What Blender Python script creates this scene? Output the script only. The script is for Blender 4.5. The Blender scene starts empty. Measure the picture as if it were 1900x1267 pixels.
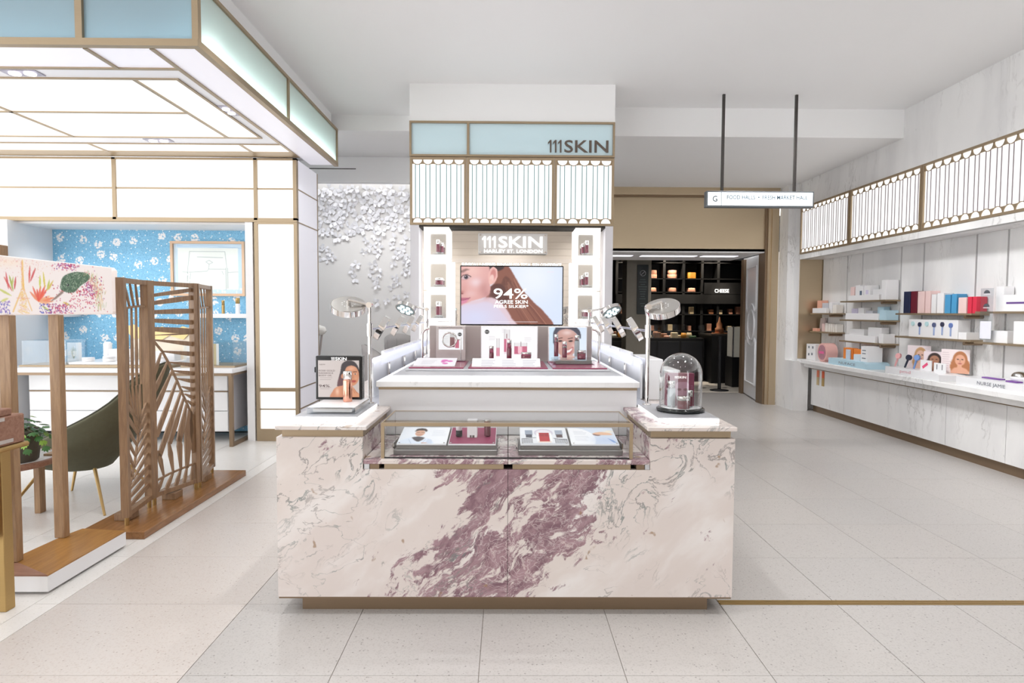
import bpy, bmesh, math, random
import numpy as np
from mathutils import Vector, Matrix
random.seed(7)
SC = bpy.context.scene
COL = SC.collection

# ------------------------------------------------------------------ camera
cam_d = bpy.data.cameras.new('camera')
cam_d.sensor_width = 36.0
cam_d.lens = 1165.0 / 1900.0 * 36.0
cam_d.clip_start = 0.05
cam = bpy.data.objects.new('camera', cam_d)
COL.objects.link(cam)
PITCH, YAW, ROLL = math.radians(2.73), math.radians(0.49), math.radians(0.30)
_fw = Vector((math.sin(YAW)*math.cos(PITCH), math.cos(YAW)*math.cos(PITCH), -math.sin(PITCH)))
_r0 = Vector((math.cos(YAW), -math.sin(YAW), 0.0))
_u0 = _r0.cross(_fw)
_rt = _r0*math.cos(ROLL) + _u0*math.sin(ROLL)
_up = _u0*math.cos(ROLL) - _r0*math.sin(ROLL)
cam.matrix_world = Matrix(((_rt.x, _up.x, -_fw.x, 0.0), (_rt.y, _up.y, -_fw.y, 0.0),
                           (_rt.z, _up.z, -_fw.z, 1.49), (0, 0, 0, 1)))
SC.camera = cam

# ------------------------------------------------------------------ world, exposure, added fill spots
world = bpy.data.worlds.new('store_surround')
SC.world = world
world.use_nodes = True
_bg = world.node_tree.nodes['Background']
_bg.inputs[0].default_value = (0.965, 0.985, 1.0, 1)
_bg.inputs[1].default_value = 1.6
SC.view_settings.view_transform = 'Standard'
SC.view_settings.look = 'None'
SC.view_settings.gamma = 1.0
SC.view_settings.use_curve_mapping = False
SC.view_settings.exposure = 1.08

def fill_spot(x, y, z, tx, ty, tz, power, size=60, blend=0.6, col=(.985, .99, 1), r=.06):  # bare spot with no fitting, added to brighten what it points at
    l = bpy.data.lights.new('added_spot', 'SPOT')
    l.energy = power; l.spot_size = math.radians(size); l.spot_blend = blend
    l.color = col; l.shadow_soft_size = r
    o = bpy.data.objects.new('added_spot', l); COL.objects.link(o)
    o.location = (x, y, z)
    o.rotation_euler = Vector((tx-x, ty-y, tz-z)).to_track_quat('-Z', 'Y').to_euler()
    return o
for _x in (-1.6, 0.0, 1.6, 3.2):          # fill spots added over the aisle, without fittings
    for _y in (0.6, 2.6, 4.4):
        fill_spot(_x, _y, 3.77, _x, _y + .1, 0, 34, 100, 0.9)
for _y in (5.2, 6.6):  # two more fill spots added over the right aisle
    fill_spot(2.7, _y, 3.77, 3.0, _y, 0, 34, 100, 0.9)
for _y in (1.6, 3.4, 5.0, 6.5):                # spots added to brighten the marble wall
    fill_spot(2.3, _y, 3.77, 4.75, _y + .5, 1.25, 110, 75, 0.9, r=.3)
fill_spot(-1.2, 6.3, 3.77, -2.4, 7.5, 1.6, 25, 70, 0.9)  # spot added to lift the side of the glowing column

for _x in (-2.2, 0.0, 2.2):                   # spots added to light the timber wall behind the camera
    fill_spot(_x, -2.6, 3.77, _x, -4.3, 1.9, 90, 90, 0.9)
for _x in (-2.55, -1.9, -1.25):               # bare spots added under the lower ceiling to brighten the far wall
    fill_spot(_x, 7.9, 3.46, _x, 9.25, 1.5, 17, 95, 0.9)
for _x in (1.9, 2.8, 3.7):  # spots added to brighten the floor and door before the portal
    fill_spot(_x, 8.7, 3.46, _x + .1, 9.6, 0, 45, 100, 0.9)

# ------------------------------------------------------------------ colour helpers
def lin(c):
    if isinstance(c, str):
        c = c.lstrip('#'); c = tuple(int(c[i:i+2], 16)/255 for i in (0, 2, 4))
    return tuple((v/12.92 if v <= .04045 else ((v+.055)/1.055)**2.4) for v in c[:3])
def rgba(c): return (*lin(c), 1.0)

class NT:
    """small helper to write node graphs"""
    def __init__(s, name):
        s.m = bpy.data.materials.new(name); s.m.use_nodes = True
        s.t = s.m.node_tree; s.n = s.t.nodes; s.b = s.n['Principled BSDF']; s.out = s.n['Material Output']
    def new(s, ty, **kw):
        nd = s.n.new(ty)
        for k, v in kw.items(): setattr(nd, k, v)
        return nd
    def link(s, a, b): s.t.links.new(a, b)
    def put(s, sock, v):
        if hasattr(v, 'is_output') or isinstance(v, bpy.types.NodeSocket): s.link(v, sock)
        elif isinstance(v, str): sock.default_value = rgba(v)
        else: sock.default_value = v
    def coord(s, kind='Object'): return s.new('ShaderNodeTexCoord').outputs[kind]
    def mapping(s, vec, scale=(1, 1, 1), rot=(0, 0, 0), loc=(0, 0, 0)):
        m = s.new('ShaderNodeMapping'); s.link(vec, m.inputs[0])
        m.inputs[1].default_value = loc; m.inputs[2].default_value = rot; m.inputs[3].default_value = scale
        return m.outputs[0]
    def noise(s, vec, scale=5, detail=4, rough=.5, dist=0, out=0):
        n = s.new('ShaderNodeTexNoise'); s.link(vec, n.inputs['Vector'])
        n.inputs['Scale'].default_value = scale; n.inputs['Detail'].default_value = detail
        n.inputs['Roughness'].default_value = rough; n.inputs['Distortion'].default_value = dist
        return n.outputs[out]
    def voro(s, vec, scale=5, feature='F1', rand=1.0, out='Distance'):
        n = s.new('ShaderNodeTexVoronoi', feature=feature); s.link(vec, n.inputs['Vector'])
        n.inputs['Scale'].default_value = scale; n.inputs['Randomness'].default_value = rand
        return n.outputs[out]
    def math(s, op, a, b=0.0, c=0.0, clamp=False):
        n = s.new('ShaderNodeMath', operation=op, use_clamp=clamp)
        s.put(n.inputs[0], a); s.put(n.inputs[1], b); s.put(n.inputs[2], c)
        return n.outputs[0]
    def rng(s, v, a, b, c=0.0, d=1.0, smooth=True):
        n = s.new('ShaderNodeMapRange', interpolation_type='SMOOTHSTEP' if smooth else 'LINEAR')
        s.put(n.inputs[0], v); s.put(n.inputs[1], a); s.put(n.inputs[2], b); s.put(n.inputs[3], c); s.put(n.inputs[4], d)
        return n.outputs[0]
    def mix(s, f, a, b, blend='MIX'):
        n = s.new('ShaderNodeMix', data_type='RGBA', blend_type=blend)
        s.put(n.inputs[0], f)
        s.put(n.inputs[6], a if not isinstance(a, tuple) else (*a[:3], 1)); s.put(n.inputs[7], b if not isinstance(b, tuple) else (*b[:3], 1))
        return n.outputs[2]
    def sep(s, vec):
        n = s.new('ShaderNodeSeparateXYZ'); s.link(vec, n.inputs[0]); return n.outputs
    def bump(s, h, strength=.2, dist=.01):
        n = s.new('ShaderNodeBump'); n.inputs['Strength'].default_value = strength; n.inputs['Distance'].default_value = dist
        s.link(h, n.inputs['Height']); s.link(n.outputs[0], s.b.inputs['Normal'])
    def base(s, v): s.put(s.b.inputs['Base Color'], v)
    def set(s, **kw):
        for k, v in kw.items(): s.put(s.b.inputs[k.replace('_', ' ')], v)

MATS = {}
def pmat(name, col, rough=.5, metal=0.0, var=0.04, scale=12, emit=None, es=0.0, coat=0.0, stretch=(1, 1, 1), spec=None):
    """plain surface: one colour with fine procedural variation"""
    if name in MATS: return MATS[name]
    t = NT(name)
    c = t.mapping(t.coord(), stretch)
    n = t.noise(c, scale, 3, .55)
    a = lin(col)
    lo = tuple(max(0, v*(1-var)) for v in a); hi = tuple(min(1, v*(1+var)) for v in a)
    t.base(t.mix(n, lo, hi))
    t.set(Roughness=rough, Metallic=metal)
    if spec is not None: t.b.inputs['Specular IOR Level'].default_value = spec
    if coat: t.b.inputs['Coat Weight'].default_value = coat; t.b.inputs['Coat Roughness'].default_value = .12
    if emit is not None:
        t.b.inputs['Emission Color'].default_value = rgba(emit); t.b.inputs['Emission Strength'].default_value = es
    MATS[name] = t.m
    return t.m

def glassmat(name, tint='#f4faf8', refl=.06, rough=.02):
    """thin clear pane: mostly see-through with a fresnel reflection"""
    if name in MATS: return MATS[name]
    t = NT(name); t.n.remove(t.b)
    tr = t.new('ShaderNodeBsdfTransparent'); tr.inputs[0].default_value = rgba(tint)
    gl = t.new('ShaderNodeBsdfGlossy'); gl.inputs['Roughness'].default_value = rough
    fr = t.new('ShaderNodeFresnel'); fr.inputs[0].default_value = 1.6
    mx = t.new('ShaderNodeMixShader')
    bf = t.new('ShaderNodeNewGeometry').outputs['Backfacing']
    f = t.math('MULTIPLY', t.math('MULTIPLY', fr.outputs[0], refl/.04, clamp=True), t.math('SUBTRACT', 1.0, bf))
    t.link(f, mx.inputs[0]); t.link(tr.outputs[0], mx.inputs[1]); t.link(gl.outputs[0], mx.inputs[2])
    t.link(mx.outputs[0], t.out.inputs[0])
    MATS[name] = t.m
    return t.m

# ------------------------------------------------------------------ mesh builder
class MB:
    """collects shapes in world coordinates; origin is subtracted when linked"""
    def __init__(s, o=(0, 0, 0)): s.v = []; s.f = []; s.s = []; s.o = Vector(o)
    def add(s, vs, fs, smooth=False):
        k = len(s.v); s.v += [tuple(v) for v in vs]
        s.f += [tuple(i+k for i in f) for f in fs]; s.s += [smooth]*len(fs)
        return s
    def box(s, x0, x1, y0, y1, z0, z1):
        if x0 > x1: x0, x1 = x1, x0
        if y0 > y1: y0, y1 = y1, y0
        if z0 > z1: z0, z1 = z1, z0
        v = [(x, y, z) for z in (z0, z1) for y in (y0, y1) for x in (x0, x1)]
        return s.add(v, [(0, 2, 3, 1), (4, 5, 7, 6), (0, 1, 5, 4), (1, 3, 7, 5), (3, 2, 6, 7), (2, 0, 4, 6)])
    def cbox(s, x0, x1, y0, y1, z0, z1, c=.004):
        """box with chamfered edges"""
        c = min(c, (x1-x0)*.45, (y1-y0)*.45, (z1-z0)*.45)
        bm = bmesh.new()
        bmesh.ops.create_cube(bm, size=1.0)
        for v in bm.verts:
            v.co = Vector((x0+(v.co.x+.5)*(x1-x0), y0+(v.co.y+.5)*(y1-y0), z0+(v.co.z+.5)*(z1-z0)))
        bmesh.ops.bevel(bm, geom=bm.edges[:], offset=c, segments=1, affect='EDGES')
        bm.verts.ensure_lookup_table()
        s.add([v.co[:] for v in bm.verts], [[v.index for v in f.verts] for f in bm.faces])
        bm.free(); return s
    def frame(s, p, q, w, h, up=(0, 0, 1)):
        """rectangular bar from p to q: w across, h along up"""
        p, q, up = Vector(p), Vector(q), Vector(up)
        d = (q-p).normalized(); a = d.cross(up)
        if a.length < 1e-5: a = d.cross(Vector((1, 0, 0)))
        a.normalize(); b = a.cross(d).normalized()
        v = []
        for e in (p, q):
            for i, j in ((-1, -1), (1, -1), (1, 1), (-1, 1)): v.append(e+a*(i*w/2)+b*(j*h/2))
        return s.add(v, [(0, 1, 2, 3)[::-1], (4, 5, 6, 7), (0, 1, 5, 4), (1, 2, 6, 5), (2, 3, 7, 6), (3, 0, 4, 7)])
    def cyl(s, p, q, r, r2=None, n=16, caps=True):
        r2 = r if r2 is None else r2
        p, q = Vector(p), Vector(q); d = (q-p).normalized()
        a = d.cross(Vector((0, 0, 1)))
        if a.length < 1e-4: a = Vector((1, 0, 0))
        a.normalize(); b = d.cross(a)
        v = [p+(a*math.cos(t)+b*math.sin(t))*r for t in [2*math.pi*i/n for i in range(n)]]
        v += [q+(a*math.cos(t)+b*math.sin(t))*r2 for t in [2*math.pi*i/n for i in range(n)]]
        s.add(v, [(i, (i+1) % n, n+(i+1) % n, n+i) for i in range(n)], True)
        if caps: s.add(v, [tuple(range(n))[::-1], tuple(range(n, 2*n))])
        return s
    def tube(s, pts, r, n=10):
        pts = [Vector(p) for p in pts]; rings = []
        a = None
        for i, p in enumerate(pts):
            d = (pts[min(i+1, len(pts)-1)]-pts[max(i-1, 0)]).normalized()
            if a is None:
                a = d.cross(Vector((0, 0, 1)))
                if a.length < 1e-3: a = Vector((1, 0, 0))
            a = (a - d*a.dot(d)).normalized(); b = d.cross(a)
            rr = r[i] if isinstance(r, (list, tuple)) else r
            rings.append([p+(a*math.cos(2*math.pi*k/n)+b*math.sin(2*math.pi*k/n))*rr for k in range(n)])
        v = [x for ring in rings for x in ring]; m = len(pts)
        f = [(i*n+k, i*n+(k+1) % n, (i+1)*n+(k+1) % n, (i+1)*n+k) for i in range(m-1) for k in range(n)]
        s.add(v, f, True)
        return s.add(v, [tuple(range(n))[::-1], tuple(range((m-1)*n, m*n))])
    def lathe(s, c, prof, n=24, smooth=True):
        """profile of (radius, height) turned about the vertical through c"""
        c = Vector(c); v = []; m = len(prof)
        for r, z in prof:
            for k in range(n): v.append(c+Vector((max(r, 1e-5)*math.cos(2*math.pi*k/n), max(r, 1e-5)*math.sin(2*math.pi*k/n), z)))
        f = [(i*n+k, i*n+(k+1) % n, (i+1)*n+(k+1) % n, (i+1)*n+k) for i in range(m-1) for k in range(n)]
        return s.add(v, f, smooth)
    def prism(s, poly, fn, t0, t1, smooth=False):
        """2-D polygon extruded from t0 to t1; fn(u, v, t) gives the point"""
        n = len(poly)
        v = [fn(u, w, t0) for u, w in poly] + [fn(u, w, t1) for u, w in poly]
        s.add(v, [(i, (i+1) % n, n+(i+1) % n, n+i) for i in range(n)], smooth)
        return s.add(v, [tuple(range(n))[::-1], tuple(range(n, 2*n))])
    def sphere(s, c, rx, ry=None, rz=None, nu=16, nv=10):
        ry = rx if ry is None else ry; rz = rx if rz is None else rz
        v = []; c = Vector(c)
        for i in range(nv+1):
            t = math.pi*i/nv
            for k in range(nu):
                p = 2*math.pi*k/nu
                v.append(c+Vector((rx*math.sin(t)*math.cos(p)+(1e-6*math.cos(p)), ry*math.sin(t)*math.sin(p)+(1e-6*math.sin(p)), rz*math.cos(t))))
        return s.add(v, [(i*nu+k, (i+1)*nu+k, (i+1)*nu+(k+1) % nu, i*nu+(k+1) % nu) for i in range(nv) for k in range(nu)], True)
    def xform(s, M): s.v = [tuple(M @ Vector(v)) for v in s.v]; return s
    def mesh(s, name, shift=None):
        sh = Vector(shift) if shift is not None else s.o
        me = bpy.data.meshes.new(name)
        me.from_pydata([(v[0]-sh[0], v[1]-sh[1], v[2]-sh[2]) for v in s.v], [], s.f)
        me.polygons.foreach_set('use_smooth', s.s)
        bm = bmesh.new(); bm.from_mesh(me)
        bmesh.ops.recalc_face_normals(bm, faces=bm.faces)
        bm.to_mesh(me); bm.free()
        me.update()
        return me

def obj(name, mb, mat, parent=None, label=None, kind=None):
    """links the builder's shapes as ONE mesh object under parent (coordinates are world)"""
    if parent is not None:
        o = Vector(parent['_w']) if '_w' in parent else Vector((0, 0, 0))
    else: o = mb.o
    me = mb.mesh(name, o); me.materials.append(mat)
    ob = bpy.data.objects.new(name, me); COL.objects.link(ob)
    if parent is not None: ob.parent = parent; ob['_w'] = tuple(o)
    else: ob.location = o; ob['_w'] = tuple(o)
    if label: ob['label'] = label
    if kind: ob['kind'] = kind
    return ob
def thing(name, label, cat, loc=(0, 0, 0), group=None):
    o = bpy.data.objects.new(name, None); COL.objects.link(o)
    o.empty_display_size = .05
    o.location = loc; o['label'] = label; o['category'] = cat; o['_w'] = tuple(loc)
    if group: o['group'] = group
    return o
def single(name, mb, mat, label, cat, group=None, kind=None):
    """a thing that is one mesh, its origin at the middle of its base"""
    a = np.array(mb.v); lo, hi = a.min(0), a.max(0)
    mb.o = Vector(((lo[0]+hi[0])/2, (lo[1]+hi[1])/2, lo[2]))
    ob = obj(name, mb, mat); ob['label'] = label; ob['category'] = cat
    if group: ob['group'] = group
    if kind: ob['kind'] = kind
    return ob
def struct(name, mb, mat):
    ob = obj(name, mb, mat); ob['kind'] = 'structure'; return ob
def piece(name, me, loc, parent, rot=None):
    """an object sharing mesh data (made around its own origin), placed at a world point under parent"""
    ob = bpy.data.objects.new(name, me); COL.objects.link(ob)
    ob.parent = parent; ob.location = Vector(loc)-Vector(parent['_w'])
    if rot is not None: ob.rotation_euler = rot
    return ob

# ------------------------------------------------------------------ lettering
def text(name, s, mat, parent, org, width, height, xd=(1, 0, 0), yd=(0, 0, 1), depth=.002, bold=0.0, kind=None):
    """flat letters fitted into width x height, lower left corner at org"""
    cu = bpy.data.curves.new('t', 'FONT'); cu.body = s; cu.size = 1.0
    cu.resolution_u = 3; cu.offset = bold
    if depth: cu.extrude = .5
    to = bpy.data.objects.new('t', cu); COL.objects.link(to)
    dg = bpy.context.evaluated_depsgraph_get(); dg.update()
    me0 = bpy.data.meshes.new_from_object(to.evaluated_get(dg))
    a = np.array([v.co[:] for v in me0.vertices]); lo, hi = a.min(0), a.max(0)
    w, h = hi[0]-lo[0], hi[1]-lo[1]
    X, Y = Vector(xd).normalized(), Vector(yd).normalized(); Z = X.cross(Y)
    org = Vector(org)
    mb = MB(); vs = []
    for c in a:
        vs.append(org + X*((c[0]-lo[0])/w*width) + Y*((c[1]-lo[1])/h*height) + Z*((c[2]+.5)*depth if depth else 0))
    mb.add(vs, [tuple(p.vertices) for p in me0.polygons])
    COL.objects.unlink(to); bpy.data.objects.remove(to); bpy.data.curves.remove(cu); bpy.data.meshes.remove(me0)
    ob = obj(name, mb, mat, parent)
    return ob

def brand(mat, parent, org, width, height, depth=.002, bold=.006, name='brand_lettering'):
    """the house name: three figures one with flags, then SKIN"""
    x, y, z = org; mb = MB()
    w1 = width*.058; sw = width*.026; pit = width*.083
    for i in range(3):
        a = x+i*pit; r = a+w1
        fn = lambda u, v, t: (u, y-t, v)
        mb.prism([(r-sw, z), (r, z), (r, z+height), (r-sw*.9, z+height), (a, z+height*.80), (a, z+height*.66), (r-sw, z+height*.82)], fn, 0, max(depth, .0004))
        obj('figure', mb, mat, parent); mb = MB()
    return text(name, 'SKIN', mat, parent, (x+width*.272, y, z), width*.728, height, depth=depth, bold=bold)

# ------------------------------------------------------------------ printed pictures: numpy painting put on a fine grid as colours
class Paint:
    def __init__(s, w, h, bg='#ffffff'):
        s.w, s.h = w, h
        s.a = np.ones((h, w, 3))*np.array(s.c(bg))
        yy, xx = np.mgrid[0:h, 0:w]; s.x = xx.astype(float); s.y = yy.astype(float)
    def c(s, c):
        if isinstance(c, str): c = c.lstrip('#'); return tuple(int(c[i:i+2], 16)/255 for i in (0, 2, 4))
        return c
    def mask(s, m, col, al=1.0):
        m = (np.clip(m, 0, 1)*al)[..., None]
        s.a = s.a*(1-m) + (np.array(s.c(col)) if not isinstance(col, np.ndarray) else col)*m
    def ell(s, cx, cy, rx, ry, col, rot=0, soft=.6, al=1.0):
        """soft in pixels: edge width"""
        ca, sa = math.cos(math.radians(rot)), math.sin(math.radians(rot))
        dx, dy = s.x-cx, s.y-cy
        u, v = dx*ca+dy*sa, -dx*sa+dy*ca
        d = (1-np.sqrt((u/rx)**2+(v/ry)**2+1e-9))*min(rx, ry)
        s.mask(.5+d/soft, col, al)
    def glow(s, cx, cy, rx, ry, col, al=1.0, rot=0):
        ca, sa = math.cos(math.radians(rot)), math.sin(math.radians(rot))
        dx, dy = s.x-cx, s.y-cy
        u, v = dx*ca+dy*sa, -dx*sa+dy*ca
        s.mask(np.exp(-((u/rx)**2+(v/ry)**2)*1.6), col, al)
    def inside(s, pts, curve=True):
        if curve:
            P = np.array(pts, float); n = len(P); out = []
            for i in range(n):
                p0, p1, p2, p3 = P[i-1], P[i], P[(i+1) % n], P[(i+2) % n]
                for t in np.linspace(0, 1, 9)[:-1]:
                    out.append(.5*((2*p1)+(-p0+p2)*t+(2*p0-5*p1+4*p2-p3)*t*t+(-p0+3*p1-3*p2+p3)*t**3))
            pts = out
        m = np.zeros((s.h, s.w), bool); n = len(pts)
        for i in range(n):
            x0, y0 = pts[i]; x1, y1 = pts[(i+1) % n]
            if y0 == y1: continue
            k = ((s.y < y0) != (s.y < y1)) & (s.x < (x1-x0)*(s.y-y0)/(y1-y0)+x0)
            m ^= k
        return m.astype(float)
    def blur(s, m, k):
        for _ in range(k):
            p = np.pad(m, 1, mode='edge')
            m = (p[1:-1, 1:-1]*2+p[:-2, 1:-1]+p[2:, 1:-1]+p[1:-1, :-2]+p[1:-1, 2:])/6
        return m
    def poly(s, pts, col, soft=1, al=1.0, curve=True): s.mask(s.blur(s.inside(pts, curve), soft), col, al)
    def line(s, pts, w, col, al=1.0, soft=.8):
        d = np.full((s.h, s.w), 1e9)
        for (x0, y0), (x1, y1) in zip(pts[:-1], pts[1:]):
            L = (x1-x0)**2+(y1-y0)**2+1e-9
            t = np.clip(((s.x-x0)*(x1-x0)+(s.y-y0)*(y1-y0))/L, 0, 1)
            d = np.minimum(d, np.hypot(s.x-x0-t*(x1-x0), s.y-y0-t*(y1-y0)))
        s.mask(.5+(w/2-d)/soft, col, al)
    def rect(s, x0, y0, x1, y1, col, al=1.0):
        s.mask(((s.x >= x0) & (s.x < x1) & (s.y >= y0) & (s.y < y1)).astype(float), col, al)
    def lines(s, x0, y0, w, n, dy, col, al=.5, ragged=.3, h=1):
        """rows of small print too fine to read"""
        r = random.Random(int(x0*7+y0))
        for i in range(n):
            s.rect(x0, y0+i*dy, x0+w*(1-r.random()*ragged), y0+i*dy+h, col, al)
    def vgrad(s, top, bot):
        t = (s.y/(s.h-1))[..., None]; s.a = np.array(s.c(top))*(1-t)+np.array(s.c(bot))*t
    def hgrad(s, l, r):
        t = (s.x/(s.w-1))[..., None]; s.a = np.array(s.c(l))*(1-t)+np.array(s.c(r))*t
    def put(s, name, mat, parent, fn, label=None):
        """fn(u, v) -> world point, u right 0..1, v up 0..1"""
        w, h = s.w, s.h; mb = MB()
        vs = [fn(i/(w-1), 1-j/(h-1)) for j in range(h) for i in range(w)]
        fs = [(j*w+i, (j+1)*w+i, (j+1)*w+i+1, j*w+i+1) for j in range(h-1) for i in range(w-1)]
        o = Vector(parent['_w'])
        me = bpy.data.meshes.new(name)
        me.from_pydata([tuple(Vector(v)-o) for v in vs], [], fs)
        at = me.color_attributes.new('print', 'FLOAT_COLOR', 'POINT')
        a = np.clip(s.a, 0, 1).reshape(-1, 3)
        l = np.where(a <= .04045, a/12.92, ((a+.055)/1.055)**2.4)
        at.data.foreach_set('color', np.concatenate([l, np.ones((len(l), 1))], 1).astype(np.float32).ravel())
        me.materials.append(mat); me.update()
        ob = bpy.data.objects.new(name, me); COL.objects.link(ob); ob.parent = parent; ob['_w'] = tuple(o)
        if label: ob['label'] = label
        return ob

def printmat(name, rough=.45, es=0.0):
    if name in MATS: return MATS[name]
    t = NT(name)
    a = t.new('ShaderNodeAttribute', attribute_name='print')
    if es:
        t.b.inputs['Base Color'].default_value = (.02, .02, .02, 1)
        t.link(a.outputs[0], t.b.inputs['Emission Color']); t.b.inputs['Emission Strength'].default_value = es
    else: t.link(a.outputs[0], t.b.inputs['Base Color'])
    t.set(Roughness=rough)
    MATS[name] = t.m; return t.m
PRINT = printmat('printed_card', .45)
SCREEN = printmat('lit_screen', .25, .49)
BACKLIT = printmat('backlit_print', .3, .48)

# ------------------------------------------------------------------ materials
def metal(name, col, rough=.3, var=.06, stretch=(2, 2, 60), m=1.0):
    return pmat(name, col, rough, m, var, 6, stretch=stretch)
BRONZE = metal('champagne_bronze', '#a8957b', .42, m=.6)
BRONZE_D = metal('aged_bronze', '#8b7660', .42, m=.6)
BRASS = metal('satin_brass', '#b59763', .34, m=.85)
PORTAL = metal('portal_bronze', '#c6b498', .34, m=.85)
CHROME = pmat('polished_chrome', '#e9e6e4', .06, 1.0, .01)
STEEL = pmat('brushed_steel', '#cfd0d4', .45, 1.0, .05, 8, stretch=(1, 40, 1))
SILVER = pmat('silver_cap', '#d9d7d4', .16, 1.0, .02)
WHITE = pmat('white_paint', '#ecebec', .55, 0, .012, 3)
CEIL = pmat('ceiling_paint', '#f7f7f7', .8, 0, .008, 2)
LACQ = pmat('white_lacquer', '#eeeef0', .28, 0, .01, 2)
GREYF = pmat('pale_grey_laminate', '#d9d7db', .45, 0, .02, 4)
TAUPE = pmat('taupe_panel', '#bdb2ae', .5, 0, .03, 4)
BLACK = pmat('black_gloss', '#0d0e10', .18, 0, .05)
BLACKM = pmat('black_matt', '#141518', .55, 0, .08)
DARK = pmat('dark_gap', '#38342f', .8, 0, .1)
MIRROR = pmat('mirror_glass', '#e6e2dd', .015, 1.0, .005)
LIGHT = pmat('luminous_panel', '#8c8c8c', .4, 0, 0, emit='#fdfcfb', es=.60)
LIGHT_HI = pmat('led_strip', '#ffffff', .4, 0, 0, emit='#ffffff', es=2.5)
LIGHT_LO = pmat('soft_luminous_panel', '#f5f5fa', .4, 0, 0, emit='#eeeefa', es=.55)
SPOTM = pmat('spot_lens', '#ffffff', .3, 0, 0, emit='#fff7ff', es=2.2)
LAMPM = pmat('lamp_led', '#dff4f6', .3, 0, 0, emit='#c9eef4', es=1.6)
GLASS = glassmat('clear_glass', '#fcfdfd')
GLASS_D = glassmat('dome_glass', '#fbfcfc', .12)
ACRYL = glassmat('acrylic', '#f5f8fa', .10)
MAROON = pmat('maroon_glass', '#6e2c3c', .12, 0, .08, coat=.6)
MAROON_C = pmat('maroon_card', '#7b2a48', .4, 0, .05)
PURPLE_T = pmat('plum_tray', '#96405e', .25, 0, .05, coat=.4)
PALEBLUE = pmat('frosted_serum_glass', '#a6adb2', .3, 0, .04)
ROSEGOLD = pmat('rose_gold', '#e0a58e', .18, 1.0, .03)
WHITEP = pmat('white_card', '#f4f3f4', .45, 0, .01)
BLUEP = pmat('pale_blue_card', '#bddcea', .5, 0, .02)
OLIVE = pmat('olive_velvet', '#656450', .85, 0, .12, 30)
WOODG = None

def wood(name, a, b, axis=2, scale=6, rough=.4):
    t = NT(name); c = t.coord()
    st = [9, 9, 9]; st[axis] = .9
    n = t.noise(t.mapping(c, tuple(st)), scale, 5, .6, .6)
    n2 = t.noise(t.mapping(c, tuple(v*4 for v in st)), scale*2, 3, .6)
    col = t.mix(t.rng(n, .3, .7), lin(a), lin(b))
    col = t.mix(t.math('MULTIPLY', n2, .25), col, tuple(v*.5 for v in lin(a)))
    t.base(col); t.set(Roughness=rough); t.bump(n2, .06, .002)
    return t.m
WOOD_V = wood('walnut_vertical', '#957455', '#b3916c', 2)
WOOD_Y = wood('walnut_plank', '#8a5f38', '#9f7146', 1, rough=.22)
WOOD_T = wood('honey_walnut_top', '#9a6a33', '#b07f42', 1, rough=.3)
WOOD_X = wood('reddish_walnut', '#8d624e', '#a57c66', 0, rough=.45)
SCREENW = wood('walnut_screen', '#886a51', '#a48465', 2, rough=.38)

def frosted(name, col, tr=.55):
    t = NT(name); t.n.remove(t.b)
    d = t.new('ShaderNodeBsdfDiffuse'); d.inputs[0].default_value = rgba(col)
    l = t.new('ShaderNodeBsdfTranslucent'); l.inputs[0].default_value = rgba(col)
    g = t.new('ShaderNodeBsdfGlossy'); g.inputs['Roughness'].default_value = .12
    m1 = t.new('ShaderNodeMixShader'); m1.inputs[0].default_value = tr
    m2 = t.new('ShaderNodeMixShader'); m2.inputs[0].default_value = .06
    t.link(d.outputs[0], m1.inputs[1]); t.link(l.outputs[0], m1.inputs[2])
    t.link(m1.outputs[0], m2.inputs[1]); t.link(g.outputs[0], m2.inputs[2])
    t.link(m2.outputs[0], t.out.inputs[0]); MATS[name] = t.m
    return t.m
FROST = frosted('frosted_mint_glass', '#f0f8f6', .6)
FROST_B = frosted('frosted_blue_glass', '#e2edf0', .5)
FROST_W = frosted('frosted_white_lip', '#eef0fa', .6)

def terrazzo(name, base, chip, dark, warm):
    t = NT(name); g = t.new('ShaderNodeNewGeometry').outputs['Position']
    v = t.voro(g, 75, 'F1', 1.0, 'Color'); d = t.voro(g, 75, 'F1', 1.0, 'Distance')
    s = t.sep(v)
    chipm = t.math('MULTIPLY', t.rng(s[0], .62, .66), t.rng(d, .42, .34))
    darkm = t.math('MULTIPLY', t.rng(s[1], .90, .92), t.rng(d, .34, .26))
    v2 = t.voro(g, 190, 'F1', 1.0, 'Color'); s2 = t.sep(v2)
    fine = t.rng(s2[0], .78, .9)
    r = t.new('ShaderNodeObjectInfo').outputs['Random']
    col = t.mix(r, lin(base), lin(warm))
    col = t.mix(t.math('MULTIPLY', t.noise(g, 1.1, 3), .25), col, lin(warm))
    col = t.mix(t.math('MULTIPLY', chipm, .45), col, lin(chip))
    col = t.mix(t.math('MULTIPLY', fine, .16), col, lin(dark))
    col = t.mix(t.math('MULTIPLY', darkm, .6), col, lin(dark))
    t.base(col); t.set(Roughness=.3)
    t.b.inputs['Specular IOR Level'].default_value = .38
    return t.m
TERR = terrazzo('terrazzo_grey', '#bab6b3', '#aba6a2', '#716b67', '#bdb8b4')
TERR_P = terrazzo('terrazzo_pink', '#cac3be', '#c0b3ab', '#99897f', '#cdc5bf')
TERR_W = terrazzo('terrazzo_white', '#dddbd8', '#dedbd6', '#c2beb8', '#e6e3df')
GROUT = pmat('grout', '#958c84', .8, 0, .05)

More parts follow.
